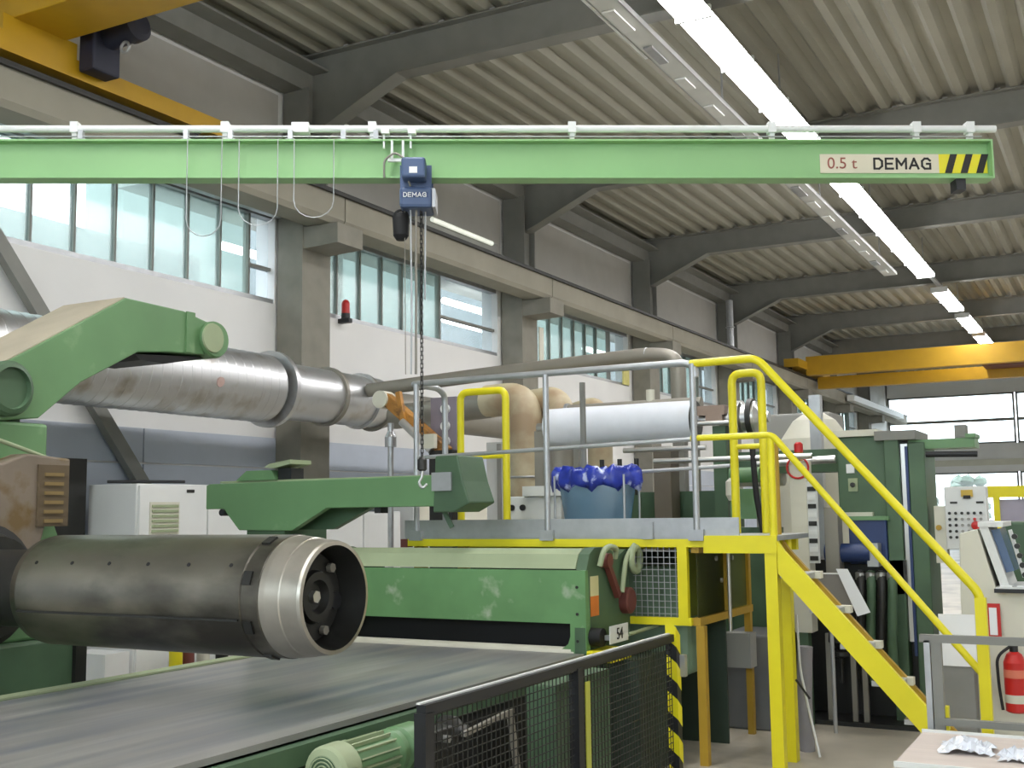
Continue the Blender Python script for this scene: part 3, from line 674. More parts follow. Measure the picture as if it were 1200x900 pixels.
# ---------------------------------------------------------------- safety fence along the belt
t = thing('safety_fence', 'black mesh safety fence along the conveyor with hazard-striped end post', 'fence', (-2.33, 4.9, 0))
part('top_rail', MB().box(-2.35, -2.31, 3.6, 6.27, .86, .9), BLACK, t)
part('rail_cap', MB().box(-2.352, -2.334, 3.6, 6.27, .9, .906), CAB, t, 'pale top edge')  # pale strip along the top rail
part('bottom_rail', MB().box(-2.35, -2.31, 3.6, 6.27, .08, .12), BLACK, t)
for y in (3.62, 4.93): part('post', MB().box(-2.355, -2.305, y - .03, y + .03, 0, .87), BLACK, t)
hp = part('hazard_post', MB().box(-2.36, -2.30, 6.19, 6.25, 0, .87), BLACK, t)
for q in range(5):
    z = .03 + q * .2
    part('stripe', MB().add([(-2.298, 6.188, z), (-2.298, 6.252, z - .05), (-2.298, 6.252, z + .06), (-2.298, 6.188, z + .11),
        (-2.301, 6.188, z), (-2.301, 6.252, z - .05), (-2.301, 6.252, z + .06), (-2.301, 6.188, z + .11)], [(0, 1, 2, 3), (4, 7, 6, 5)])
        .add([(-2.362, 6.187, z + .05), (-2.298, 6.187, z), (-2.298, 6.187, z + .11), (-2.362, 6.187, z + .16)], [(0, 1, 2, 3)]), YEL, hp)
part('latch', MB().box(-2.30, -2.27, 6.24, 6.28, .66, .78), GALV, hp)
mesh = MB()
for q in range(22): mesh.box(-2.332, -2.328, 3.6, 6.25, .135 + q * .034, .139 + q * .034)
for q in range(70): mesh.box(-2.332, -2.328, 3.63 + q * .0375, 3.634 + q * .0375, .12, .86)
part('wire_mesh', mesh, DARKST, t, kind='stuff')
part('yellow_strip', MB().box(-2.305, -2.30, 4.97, 5.02, .28, .80), mat('lime_strip', (176, 178, 70), .5), t)
solo('machine_side_panel', MB().box(-2.66, -2.5, 5.05, 5.72, .05, .76), DGREEN, 'dark green sheet panel standing behind the fence mesh', 'panel', bev=.01)
t = thing('drive_unit', 'dark drive unit with angled rod behind the fence mesh', 'machine', (-2.6, 4.3, 0))
part('case', MB().box(-2.78, -2.5, 3.9, 4.35, .0, .36), DARKST, t, bev=.02)
part('rod', MB().bar((-2.45, 4.5, .72), (-2.45, 4.66, .05), .03, .02, (1, 0, 0)), PIPEG, t)
part('arm', MB().bar((-2.45, 4.1, .70), (-2.45, 4.52, .73), .02, .02, (1, 0, 0)), PIPEG, t)
part('coupling', MB().cyl((-2.5, 3.95, .5), (-2.42, 3.95, .5), .06), DARKST, t)

# ---------------------------------------------------------------- green cross beam
t = thing('cross_beam_arm', 'green horizontal cross arm with deep web above the machine hood', 'machine arm', (-5.4, 6.5, 1.48))
part('arm', MB().prism([(-6.03, 1.82), (-6.03, 1.645), (-5.86, 1.645), (-5.71, 1.49), (-5.22, 1.485), (-4.92, 1.64), (-4.0, 1.64), (-4.0, 1.845), (-6.0, 1.83)], 'Y', 6.4, 6.46), GREEN, t, bev=.006)
part('rear_plate', MB().prism([(-6.03, 1.82), (-6.03, 1.645), (-5.86, 1.645), (-5.71, 1.49), (-5.0, 1.49), (-4.65, 1.65), (-4.0, 1.65), (-4.0, 1.845)], 'Y', 6.58, 6.64), DGREEN, t)
part('top_plate', MB().box(-5.95, -3.98, 6.46, 6.66, 1.835, 1.85), GTOP, t)
part('top_gusset', MB().prism([(-5.78, 1.85), (-5.68, 1.92), (-5.45, 1.92), (-5.4, 1.85)], 'Y', 6.44, 6.64), GREEN, t)
part('buffer', MB().box(-5.40, -5.28, 6.46, 6.6, 1.85, 1.93), BLACK, t)
part('buffer_cap', MB().prism([(-5.5, 1.94), (-5.45, 1.965), (-5.26, 1.99), (-5.26, 1.96), (-5.42, 1.93)], 'Y', 6.42, 6.66), GTOP, t)
part('end_block', MB().prism([(-4.0, 1.97), (-3.83, 1.97), (-3.79, 1.8), (-3.74, 1.66), (-3.86, 1.60), (-4.02, 1.60)], 'Y', 6.36, 6.7), DGREEN, t, bev=.01)
part('hinge_plate', MB().box(-4.02, -3.87, 6.345, 6.36, 1.74, 1.86), GALV, t)
part('pin', MB().cyl((-5.86, 6.38, 1.62), (-5.86, 6.66, 1.62), .025), BLACK, t)
part('stop', MB().box(-4.52, -4.47, 6.41, 6.5, 1.6, 1.64), BLACK, t)
part('hydraulic_strut', MB().bar((-4.02, 6.5, 1.61), (-3.97, 6.52, 1.5), .03, .03), DGREEN, t)
part('support_pedestal', MB().box(-5.65, -5.3, 6.42, 6.9, 0, 1.49), DGREEN, t)

# ---------------------------------------------------------------- work platform
YF, YB, ZD = 7.03, 7.80, 1.43
t = thing('work_platform', 'raised work platform with grey toe board and tubular railings', 'platform', (-3.3, 7.4, 0))
part('deck', MB().box(-4.68, -1.93, YF, YB, 1.40, ZD), GALV, t)
part('toe_board', MB().box(-4.68, -2.17, YF - .008, YF, 1.42, 1.545), GALV, t)
part('edge_beam', MB().box(-4.66, -2.40, YF - .01, YF + .05, 1.358, 1.41), YEL, t)
part('edge_beam', MB().box(-4.66, -2.0, YB - .06, YB, 1.32, 1.40), YEL, t)
part('beam_end', MB().box(-4.71, -4.655, YF - .02, YF + .06, 1.35, 1.41), DRED, t, 'rusty brown beam end')
part('landing_fascia', MB().box(-2.40, -1.93, YF - .03, YF - .005, 1.322, 1.432), YEL, t)
part('stair_post', MB().box(-2.01, -1.935, YF - .02, YF + .055, 0, 1.40), YEL, t)
part('stair_post', MB().box(-2.03, -1.955, YF + .34, YF + .42, 0, 1.40), YEL, t)
part('cable_tie', MB().bar((-1.93, YF + .3, .52), (-1.86, YF + .35, .40), .012, .012), BLACK, t)
part('corner_leg', MB().box(-2.475, -2.42, YF, YF + .055, 0, .86), AMBER, t)
part('corner_leg', MB().box(-2.50, -2.455, 8.14, 8.19, 0, 1.32), AMBER, t)
part('shade_sheet', MB().box(-4.6, -2.52, YB - .04, YB - .02, 0, 1.3), MATS['shade_green_paint'], t)  # dark sheet added to stand in for the shade under the platform
part('reflection_panel', MB().box(-2.60, -2.585, 7.08, 7.7, .9, 1.31), mat('reflected_yellow_olive', (128, 138, 78), .5), t)  # panel added behind the guard sheet, coloured like its yellow reflection
part('inner_hood', MB().box(-3.3, -2.62, 7.3, 7.6, .5, 1.22), mat('pale_green_hood', (112, 136, 112), .5), t, bev=.05)
for x in (-4.6,): 
    for y in (YF + .05, YB - .1): part('corner_leg', MB().box(x - .04, x + .04, y, y + .07, 0, 1.4), AMBER, t)
g = part('guard_frame', MB().box(-2.92, -2.50, YF - .01, YF + .03, .862, .91).box(-2.585, -2.52, YF - .012, YF + .03, .87, 1.36), YEL, t)
wm = MB()
for q in range(11): wm.box(-2.9, -2.58, YF + .008, YF + .012, .93 + q * .04, .934 + q * .04)
for q in range(8): wm.box(-2.885 + q * .04, -2.881 + q * .04, YF + .006, YF + .010, .91, 1.36)
part('wire_mesh', wm, GALV, g, kind='stuff')
g = part('side_guard_frame', MB().box(-2.5, -2.45, YF + .02, YB + .4, .86, .91).box(-2.5, -2.45, YF + .02, YB + .4, 1.32, 1.36).box(-2.51, -2.45, 7.62, 7.68, .86, 1.36), AMBER, t)
part('guard_sheet', MB().box(-2.48, -2.474, YF + .05, YB + .33, .91, 1.32), PLEXI, g)
for y, z in ((7.45, 1.27), (7.55, 1.12), (7.8, 1.26)): part('bolt', MB().cyl((-2.472, y, z), (-2.46, y, z), .016, 8), GALV, g)
# galvanised railing
part('top_rail', MB().pipe([(-4.60, 7.46, 1.43), (-4.60, 7.46, 2.50), (-4.60, 7.35, 2.545), (-4.62, YF, 2.545), (-3.5, YF, 2.55), (-2.5, YF, 2.55), (-2.43, YF, 2.52), (-2.43, YF, 2.45)], .024, .05), GALV, t)
part('mid_rail', MB().pipe([(-4.57, YF, 2.0), (-2.44, YF, 2.05)], .015), GALV, t)
for x in (-4.575, -3.51, -2.445): 
    p = part('rail_post', MB().cyl((x, YF - .01, 1.40), (x, YF - .01, 2.54), .021), GALV, t)
    part('foot_clamp', MB().box(x - .05, x + .05, YF - .04, YF - .008, 1.40, 1.47), GALV, p)
part('foot_clamp', MB().box(-2.82, -2.74, YF - .03, YF - .008, 1.41, 1.52), GALV, t)
part('rear_mid_rail', MB().cyl((-3.58, YB - .02, 1.86), (-2.45, YB - .02, 1.9), .014), GALV, t)
part('rear_post', MB().cyl((-3.58, YB - .02, 1.43), (-3.58, YB - .02, 2.56), .022), RAFT, t)
# yellow hoops that close the rear gap
def hoop(x0, x1, ztop, y, mid):
    h = part('end_hoop', MB().pipe([(x0, y, ZD), (x0, y, ztop), (x1, y, ztop), (x1, y, ZD)], .029, .07, n=12), YEL, t, 'yellow tube hoop')
    part('hoop_bar', MB().cyl((x0, y, mid), (x1, y, mid), .019), YEL, h)
hoop(-4.64, -4.23, 2.545, 7.76, 2.03)
hoop(-2.42, -2.21, 2.545, 7.78, 2.03)
part('hanging_rod', MB().cyl((-2.36, 7.38, .8), (-2.36, 7.38, 1.4), .012), STEEL, t)

# staircase
t = thing('steel_staircase', 'steep yellow steel staircase down from the platform', 'staircase', (-1.3, 7.3, 0))
def stringer(y0, y1, dx=0):
    return MB().prism([(-1.93 + dx, 1.40), (-1.89 + dx, 1.34), (-.69 + dx, 0), (-.86 + dx, 0), (-1.93 + dx, 1.20)], 'Y', y0, y1)
part('stringer', stringer(YF - .02, YF + .02), YEL, t)
part('stringer', stringer(YF + .22, YF + .26, -.03), AMBER, t)  # far stringer in darker yellow, its shade put into the colour
for k in range(6):
    z = 1.20 - k * .207; x = -1.90 + k * .174
    tr = part('tread', MB().box(x - .03, x + .14, YF + .02, YF + .22, z - .03, z), GALV, t)
    part('tread_end', MB().box(x + .07, x + .175, YF + .20, YF + .275, z - .04, z + .004), CREAM, tr)
part('hand_rail', MB().pipe([(-2.46, YF, 2.54), (-2.02, YF, 2.545), (-.78, YF, 1.10), (-.78, YF, 0.0)], .026, .06, n=12), YEL, t)
part('newel_post', MB().box(-.81, -.75, YF - .03, YF + .03, 0, 1.08), YEL, t)
part('knee_rail', MB().pipe([(-2.47, YF, 2.055), (-1.94, YF, 2.055), (-1.24, YF, 1.2), (-.78, YF, .64)], .021, .04), YEL, t)
part('rail_post', MB().cyl((-1.955, YF + .01, 1.40), (-1.955, YF + .01, 2.06), .024), YEL, t)
part('rail_post', MB().cyl((-2.03, YF + .38, 1.40), (-2.03, YF + .38, 2.02), .024), AMBER, t)  # far post in amber, standing in for yellow in shade

# waste bag stand on the platform
t = thing('waste_bag_stand', 'clear and blue plastic waste bag held open in a wire stand on the platform', 'bag', (-3.38, 7.55, ZD))
n = 28; rings = []
for z, sx, sy, wv in ((ZD + .01, .24, .13, .0), (ZD + .15, .26, .14, .02), (ZD + .3, .285, .15, .015), (ZD + .40, .30, .155, .0)):
    rings.append([V((-3.38 + math.cos(2 * PI * i / n) * sx * (1 + wv * math.sin(i * 2.4)), 7.56 + math.sin(2 * PI * i / n) * sy * (1 + wv * math.cos(i * 3.1)), z)) for i in range(n)])
b = MB()
b.add([p for r in rings for p in r], [(k * n + i, k * n + (i + 1) % n, (k + 1) * n + (i + 1) % n, (k + 1) * n + i) for k in range(3) for i in range(n)], True)
b.add(rings[0], [tuple(range(n))])
part('bag', b, BAGC, t)
b = MB(); prof = [(.29, .36), (.33, .33), (.345, .38), (.34, .44), (.31, .475), (.27, .46), (.25, .40)]; vs = []
for i in range(48):
    a = 2 * PI * i / 48; wv = 1 + .05 * math.sin(i * 1.9) + .03 * math.sin(i * 4.3)
    for q, (r_, z) in enumerate(prof):
        vs.append((-3.38 + math.cos(a) * r_ * wv, 7.56 + math.sin(a) * r_ * .55 * wv, ZD + z + .022 * math.sin(i * 1.3 + q) + .012 * math.sin(i * 3.7)))
K = len(prof)
b.add(vs, [(i * K + q, ((i + 1) % 48) * K + q, ((i + 1) % 48) * K + q + 1, i * K + q + 1) for i in range(48) for q in range(K - 1)], True)
part('bag_rim', b, BAGB, t, 'crumpled blue folded-over rim')
for sx in (-.27, .27):
    for sy in (-.14, .14): part('stand_leg', MB().cyl((-3.38 + sx, 7.56 + sy, ZD), (-3.38 + sx, 7.56 + sy, ZD + .42), .008), GALV, t)

# ---------------------------------------------------------------- film roll on its stand
t = thing('film_roll', 'white film-wrapped roll on a shaft behind the platform railing', 'roll', (-3.8, 9.0, 2.16))
part('roll', MB().lathe((-4.46, 9.0, 2.33), (1, 0, 0), [(0, .05), (0, .164), (.25, .167), (.6, .165), (.95, .168), (1.34, .166), (1.34, .05)], 48), FOIL, t)
part('roll_end', MB().lathe((-3.12, 9.0, 2.33), (1, 0, 0), [(0, .166), (.012, .16), (.012, .05)], 40), DARKST, t)
part('shaft', MB().cyl((-4.58, 9.0, 2.33), (-2.5, 9.0, 2.33), .045, 20), STEEL, t)
part('chuck', MB().lathe((-2.82, 9.0, 2.33), (1, 0, 0), [(0, .08), (.02, .14), (.1, .145), (.11, .11), (.16, .11), (.17, .14), (.22, .13), (.25, .06)], 24), STEEL, t)
part('chuck_flange', MB().cyl((-2.66, 9, 2.33), (-2.62, 9, 2.33), .155, 24), DARKST, t)
part('expander', MB().box(-3.08, -2.85, 8.93, 9.07, 2.36, 2.44).box(-3.0, -2.86, 8.9, 8.95, 2.28, 2.36), mat('brass_tone', (150, 130, 116), .4, .6), t)
part('air_stem', MB().cyl((-3.06, 8.88, 2.29), (-2.78, 8.88, 2.29), .02), STEEL, t)
t = thing('unwind_stand', 'unwind stand with brown post carrying the white film roll', 'machine', (-3.5, 9.1, 0))
part('post', MB().box(-3.46, -3.31, 8.9, 9.1, 0, 2.12), mat('brown_grey_paint', (104, 96, 84), .6), t)
part('post', MB().box(-4.58, -4.48, 8.92, 9.08, 0, 2.3), PIPEG, t)
part('bearing_arm', MB().box(-2.95, -2.84, 8.92, 9.12, 0, 2.27), DGREEN, t)
part('cross_beam', MB().box(-4.7, -2.84, 9.15, 9.35, 1.45, 1.75), DGREEN, t)
part('front_cover', MB().box(-4.62, -3.5, 8.7, 8.72, .6, 1.72), DGREEN, t)
part('nip_shaft', MB().cyl((-3.3, 8.5, 1.98), (-2.05, 8.5, 1.98), .022), STEEL, t)
part('nip_shaft', MB().cyl((-3.6, 8.6, 2.08), (-2.9, 8.6, 2.08), .02), STEEL, t)
part('guide_roll', MB().lathe((-2.98, 9.3, 1.86), (1, 0, 0), [(0, .1), (.02, .12), (.1, .12), (.12, .08), (.5, .08)], 24), CREAM, t)
for x in (-3.86, -3.70, -3.55): part('hydraulic_rod', MB().cyl((x, 8.75, 1.7), (x, 8.75, 2.02), .02), DARKST, t)
part('tensioner', MB().box(-2.72, -2.52, 8.6, 8.8, 1.52, 1.75).cyl((-2.74, 8.7, 1.86), (-2.5, 8.7, 1.86), .06), GREEN, t)
part('hose', MB().pipe([(-2.5, 8.5, 2.05), (-2.47, 8.45, 1.7), (-2.40, 8.42, 1.3), (-2.34, 8.4, .9)], .022, .1), RUBBER, t)
part('lamp_pod', MB().lathe((-2.62, 8.35, 1.66), (0, 0, 1), [(0, .03), (.04, .05), (.14, .05), (.17, .02)]), CREAM, t)
part('lower_cabinet', MB().box(-2.75, -2.28, 8.3, 8.9, 0, .68), mat('shadow_grey_paint', (112, 114, 116), .6), t, bev=.02)
part('junction_box', MB().box(-2.62, -2.42, 8.0, 8.15, .48, .72), WALLG, t)
part('dark_guard', MB().box(-3.4, -2.42, 8.95, 9.0, .0, 1.45), DGREEN, t)

# ---------------------------------------------------------------- ducts
XD, ZDU = -8.0, 2.93
t = thing('spiral_duct', 'large silver spiral air duct along the window wall', 'duct', (-8, 9, 2.5))
pr = [(0, .36)]; y = 0.0
while y < 6.0:
    pr += [(y + .10, .36), (y + .108, .3635), (y + .116, .36)]; y += .125
part('main_section', MB().lathe((XD, 3.3, ZDU), (0, 1, 0), pr, 48), DUCT, t)
part('flange_ring', MB().lathe((XD, 9.38, ZDU), (0, 1, 0), [(0, .36), (0, .41), (.06, .41), (.06, .36)], 48), DUCT, t)
part('second_section', MB().lathe((XD, 9.42, ZDU), (0, 1, 0), [(0, .34), (.15, .31), (1.0, .305), (1.9, .30)], 40), DUCT, t)
part('flange_ring', MB().lathe((XD, 10.35, ZDU), (0, 1, 0), [(0, .31), (0, .34), (.05, .34), (.05, .31)], 40), PIPEG, t)
part('flange_ring', MB().lathe((XD, 11.0, ZDU), (0, 1, 0), [(0, .30), (0, .335), (.05, .335), (.05, .30)], 40), DUCT, t)
part('tail_section', MB().lathe((XD, 11.3, ZDU - .05), (0, 1, 0), [(0, .3), (.3, .22), (4.0, .22)], 32), PIPEG, t)
part('label_spot', MB().cyl((XD + .35, 8.28, ZDU - .05), (XD + .366, 8.28, ZDU - .055), .05, 12), mat('pink_sticker', (196, 168, 160), .5), t)
for y in (5.6,): part('wall_bracket', MB().box(-9.18, XD - .1, y, y + .06, ZDU - .44, ZDU - .38), RAFT, t)
t = thing('elbow_duct', 'cream and brown elbow duct, left of the pair behind the yellow hoop', 'duct', (-5.48, 10.5, 0), 'elbow ducts')
part('feed_pipe', MB().cyl((-7.4, 10.9, 2.70), (-5.95, 10.62, 2.74), .14, 20), PIPEG, t)
part('elbow', MB().pipe([(-6.0, 10.62, 2.78), (-5.48, 10.5, 2.78), (-5.48, 10.5, 1.9), (-5.48, 10.5, 0)], .175, .42, n=24, seg=10), LINER, t)
part('band', MB().torus((-5.48, 10.5, 1.95), (0, 0, 1), .178, .012), GALV, t)
t = thing('elbow_duct', 'cream elbow duct with dark lower half, right of the pair behind the railing', 'duct', (-5.1, 10.6, 0), 'elbow ducts')
part('elbow', MB().pipe([(-5.75, 10.95, 2.74), (-5.14, 10.6, 2.74), (-5.14, 10.6, 2.3)], .16, .38, n=24, seg=10), LINER, t)
part('lower_pipe', MB().lathe((-5.14, 10.6, 2.3), (0, 0, -1), [(0, .17), (.03, .17), (.04, .15), (2.3, .15)], 24), PIPEG, t)
t = thing('elbow_duct', 'short pale elbow duct beside the white film roll', 'duct', (-4.75, 10.8, 0), 'elbow ducts')
part('elbow', MB().pipe([(-5.7, 11.8, 2.66), (-4.78, 10.8, 2.66), (-4.78, 10.8, 1.6), (-4.6, 10.6, 0)], .13, .3, n=20, seg=8), LINER, t)
t = thing('overhead_pipe', 'grey insulated pipe bending down behind the platform railing', 'pipe', (-5.5, 11, 2.6))
part('pipe', MB().pipe([(-7.7, 10.8, 3.02), (-6.4, 11.0, 3.12), (-4.3, 11.0, 3.2), (-3.98, 11.0, 3.15), (-3.98, 11.0, 2.55)], .08, .22, n=16, seg=8), PIPEG, t)
for x in (-6.4, -4.32): part('joint_band', MB().torus((x, 11.0, 3.12 if x < -6 else 3.198), (1, 0, 0), .07, .01), GALV, t)
part('support', MB().box(-4.04, -3.92, 10.94, 11.06, 0, 2.56), RAFT, t)
t = thing('overhead_pipe', 'short grey pipe lying level behind the white film roll', 'pipe', (-4.6, 10.0, 2.6))
part('pipe', MB().cyl((-4.75, 10.0, 2.57), (-3.4, 10.0, 2.57), .055), PIPEG, t)
part('pipe_end', MB().lathe((-4.78, 10.0, 2.57), (1, 0, 0), [(0, .07), (.03, .07)]), GALV, t)
part('valve', MB().cyl((-3.9, 10.0, 2.6), (-3.9, 10.0, 2.72), .04), CREAM, t)
part('support', MB().box(-3.5, -3.44, 9.97, 10.03, 0, 2.53).box(-4.7, -4.64, 9.97, 10.03, 0, 2.53), RAFT, t)

# orange lifting arm and post behind the left railing
t = thing('lifting_arm', 'worn orange slanting lifting arm behind the left railing', 'machine arm', (-6.2, 9.5, 0))
part('arm', MB().bar((-6.56, 9.5, 2.76), (-5.84, 9.5, 2.18), .12, .12), ORANGE, t, bev=.01)
part('arm_head', MB().lathe((-6.58, 9.42, 2.74), (0, 1, 0), [(0, .09), (.16, .09)]), CREAM, t)
part('link', MB().bar((-6.35, 9.42, 2.80), (-6.28, 9.42, 2.45), .05, .05), ORANGE, t)
part('cylinder', MB().cyl((-6.3, 9.4, 2.5), (-5.95, 9.4, 2.2), .04), STEEL, t)
part('foot', MB().box(-5.98, -5.72, 9.4, 9.6, 0, 2.2), DARKST, t)
part('cream_clamp', MB().box(-6.02, -5.9, 9.36, 9.42, 2.22, 2.36), CREAM, t)
part('manifold', MB().box(-6.1, -5.8, 9.62, 9.72, 2.2, 2.74), mat('grey_violet_paint', (128, 120, 130), .5), t)
for z in (2.3, 2.45, 2.62): part('gauge', MB().cyl((-5.92, 9.62, z), (-5.92, 9.59, z), .05, 14), WHITE, t)
solo('steel_post', MB().cyl((-6.5, 9.5, 0), (-6.5, 9.5, 2.3), .03).lathe((-6.5, 9.5, 2.26), (0, 0, 1), [(0, .06), (.1, .06), (.16, .03), (.24, .03)]), GALV, 'grey post with valve head below the orange arm', 'post')
t = thing('tall_cabinet', 'pale ribbed cabinet seen through the left yellow hoop', 'cabinet', (-6.3, 11.8, 0))
part('body', MB().box(-6.7, -5.75, 11.8, 12.3, 0, 2.42), CAB, t)
for x in (-6.55, -6.32, -6.05): part('rib', MB().box(x, x + .05, 11.78, 11.8, .1, 2.4), WALLG, t)
t = thing('control_desk', 'low light grey box with two black switches beside the left hoop', 'box', (-4.2, 8.3, 0))
part('body', MB().box(-4.5, -3.98, 8.2, 8.6, 0, 1.72), CAB, t, bev=.01)
part('lid', MB().box(-4.3, -3.92, 8.15, 8.55, 1.72, 1.80), CAB, t)
for x in (-4.42, -4.32): part('switch', MB().cyl((x, 8.2, 1.63), (x, 8.18, 1.63), .025, 10), BLACK, t)

# ---------------------------------------------------------------- electrical cabinets along the wall
t = thing('electrical_cabinet', 'tall white electrical cabinet with a vent behind the mandrel', 'cabinet', (-8.3, 8.0, 0))
part('body', MB().box(-8.62, -8.0, 7.59, 9.4, 0, 1.9), CAB, t, bev=.008)
part('door', MB().box(-8.0, -7.975, 7.61, 8.48, .1, 1.88), WHITE, t)
part('door', MB().box(-8.0, -7.975, 8.5, 9.38, .1, 1.88), WHITE, t)
v = part('vent', MB().box(-7.975, -7.965, 7.73, 8.10, 1.43, 1.73), CREAM, t)
for q in range(6): part('vent_slat', MB().box(-7.965, -7.955, 7.75, 8.08, 1.45 + q * .046, 1.475 + q * .046), GTOP, v)
part('badge', MB().box(-7.975, -7.97, 8.2, 8.3, 1.82, 1.85), DARKST, t)
part('top_cable', MB().pipe([(-8.5, 7.7, 1.93), (-8.3, 7.9, 1.93), (-8.1, 8.3, 1.93)], .015), BLACK, t)
t = thing('electrical_cabinet', 'wide light grey cabinet below the green cross arm', 'cabinet', (-8.3, 10.6, 0))
part('body', MB().box(-8.6, -8.0, 9.5, 11.9, 0, 1.62), CAB, t, bev=.008)
for q in range(3): part('door', MB().box(-8.0, -7.98, 9.53 + q * .79, 10.29 + q * .79, .1, 1.6), WHITE, t)
part('vent', MB().box(-7.98, -7.97, 9.75, 10.05, 1.2, 1.5), CREAM, t)
t = thing('electrical_cabinet', 'light grey cabinet farther along, left of the yellow platform beam', 'cabinet', (-8.3, 13, 0))
part('body', MB().box(-8.6, -8.0, 12.2, 14.2, 0, 1.9), CAB, t, bev=.008)
part('door', MB().box(-8.0, -7.98, 12.25, 13.2, .1, 1.86), CREAM, t)
part('door', MB().box(-8.0, -7.98, 13.22, 14.15, .1, 1.86), CREAM, t)
solo('wall_post', MB().box(-8.9, -8.55, 7.1, 7.5, 0, 2.14), DARKST, 'dark box post left of the white electrical cabinet', 'post')
solo('wall_pipe', MB().cyl((-8.75, 7.52, .1), (-8.75, 7.52, 1.75), .045), WHITE, 'white vertical pipe beside the dark box post', 'pipe')
solo('white_crate', MB().box(-7.95, -7.5, 6.82, 7.08, 0, .47), WHITE, 'white crate on the floor seen below the mandrel', 'crate')
t = thing('parts_rack', 'low dark green rack seen under the mandrel', 'rack', (-7.7, 8.65, 0))
part('shelf', MB().box(-7.9, -7.5, 7.75, 9.55, .0, .14), DGREEN, t)
for q, (mm_, y) in enumerate([(YEL, 8.7), (DRED, 8.85), (CREAM, 9.05), (BLACK, 9.3), (NAVY, 9.6), (CREAM, 9.85), (DRED, 10.05), (WHITE, 10.25)]):
    c = solo('canister', MB().lathe((-7.7, y - .88, .14), (0, 0, 1), [(0, .06), (.24, .06), (.27, .03), (.3, .03)], 14), mm_,
             '%s canister on the low rack, %s from the left' % (['yellow', 'dull red', 'cream', 'black', 'navy', 'cream', 'dull red', 'white'][q], ORD[q]), 'canister', 'canisters on the low rack')

# ---------------------------------------------------------------- right: press line
t = thing('press_machine', 'dark green press line with columns and blue units behind the staircase', 'machine', (-1.7, 9.4, 0))
part('frame_panel', MB().box(-1.98, -1.58, 9.0, 9.6, 1.5, 2.14), DGREEN, t, bev=.01)
part('panel_cap', MB().box(-2.0, -1.66, 8.97, 9.62, 2.14, 2.19), CREAM, t)
part('column', MB().box(-1.62, -1.51, 8.95, 9.5, 0, 2.14), DGREEN, t, bev=.008)
part('silver_strip', MB().box(-1.505, -1.455, 9.0, 9.1, .6, 2.07), STEEL, t)
part('column', MB().box(-1.45, -1.33, 8.98, 9.5, 0, 2.08), DGREEN, t, bev=.008)
part('blue_edge', MB().box(-1.47, -1.45, 8.97, 9.05, .5, 2.05), BLUED, t)
part('column_cap', MB().box(-1.68, -1.38, 8.93, 9.55, 2.1, 2.17), RAFT, t)
part('boom', MB().box(-1.45, -.98, 9.02, 9.3, 2.03, 2.10), GREEN, t)
part('boom_block', MB().box(-1.12, -1.04, 9.05, 9.2, 2.10, 2.2), RAFT, t)
part('boom_head', MB().box(-1.04, -.97, 9.0, 9.3, 2.1, 2.13), GREEN, t)
part('boom_rod', MB().cyl((-1.32, 8.98, 1.985), (-.96, 8.98, 1.975), .022), BLACK, t)
part('white_tag', MB().box(-1.91, -1.85, 8.985, 9.0, 1.86, 1.93), WHITE, t)
part('switch_plate', MB().box(-1.9, -1.83, 8.985, 9.0, 1.72, 1.82), GTOP, t)
part('switch', MB().cyl((-1.865, 8.985, 1.77), (-1.865, 8.96, 1.77), .018, 8), BLACK, t)
part('crosshead', MB().box(-2.82, -1.98, 9.14, 9.4, 1.88, 2.06), DGREEN, t)
part('cross_shaft', MB().cyl((-2.6, 8.95, 1.95), (-1.98, 8.95, 1.97), .03), STEEL, t)
part('blue_unit', MB().box(-1.9, -1.62, 8.92, 9.2, 1.17, 1.52), BLUED, t, bev=.012)
part('blue_unit_top', MB().box(-1.92, -1.6, 8.9, 9.2, 1.5, 1.53), GREEN, t)
part('blue_roller', MB().cyl((-2.05, 8.8, 1.26), (-1.72, 8.8, 1.26), .07, 20), BLUED, t)
part('roller_bracket', MB().box(-1.74, -1.66, 8.76, 8.9, 1.16, 1.33), GALV, t)
part('press_bed', MB().box(-2.3, -1.5, 8.95, 9.5, .95, 1.2), DARKST, t)
for q, x in enumerate((-1.81, -1.735, -1.66, -1.585)):
    part('hose', MB().pipe([(x, 8.84, 1.12), (x + .01, 8.8, 1.0), (x - .015, 8.8, .6), (x - .01, 8.85, .3)], .034, .1), DGREEN if q % 2 else DARKST, t)
    part('hose_cap', MB().lathe((x, 8.83, 1.06), (0, 0, 1), [(0, .036), (.05, .036), (.07, .015)]), STEEL, t)
part('lower_frame', MB().box(-2.3, -1.38, 9.1, 9.5, .0, .95), DARKST, t)
for x in (-2.06, -1.88, -1.80): part('leg', MB().box(x - .018, x + .018, 8.78, 8.82, 0, .66), PIPEG, t)
part('spindle', MB().lathe((-1.97, 8.8, .3), (0, 0, 1), [(0, .015), (.18, .015), (.2, .07), (.23, .07), (.24, .02), (.3, .09), (.4, .08), (.45, .03)]), DARKST, t)
part('base_plate', MB().box(-2.4, -1.3, 8.72, 9.6, 0, .03), DARKST, t)
part('grey_manifold', MB().box(-2.03, -1.93, 8.7, 8.85, 1.1, 1.6), PIPEG, t)
part('gearbox', MB().box(-1.95, -1.72, 8.95, 9.1, 1.52, 1.56), CREAM, t)
t = thing('switch_column', 'slim pale switch column with a strip of labels behind the stair head', 'control column', (-2.2, 8.6, 0))
part('body', MB().box(-2.25, -2.12, 8.58, 8.75, .68, 1.95), CREAM, t, bev=.006)
part('stand', MB().box(-2.24, -2.16, 8.6, 8.7, 0, .68), DGREEN, t)
part('side_face', MB().box(-2.12, -2.05, 8.58, 8.62, 1.19, 1.79), CAB, t)
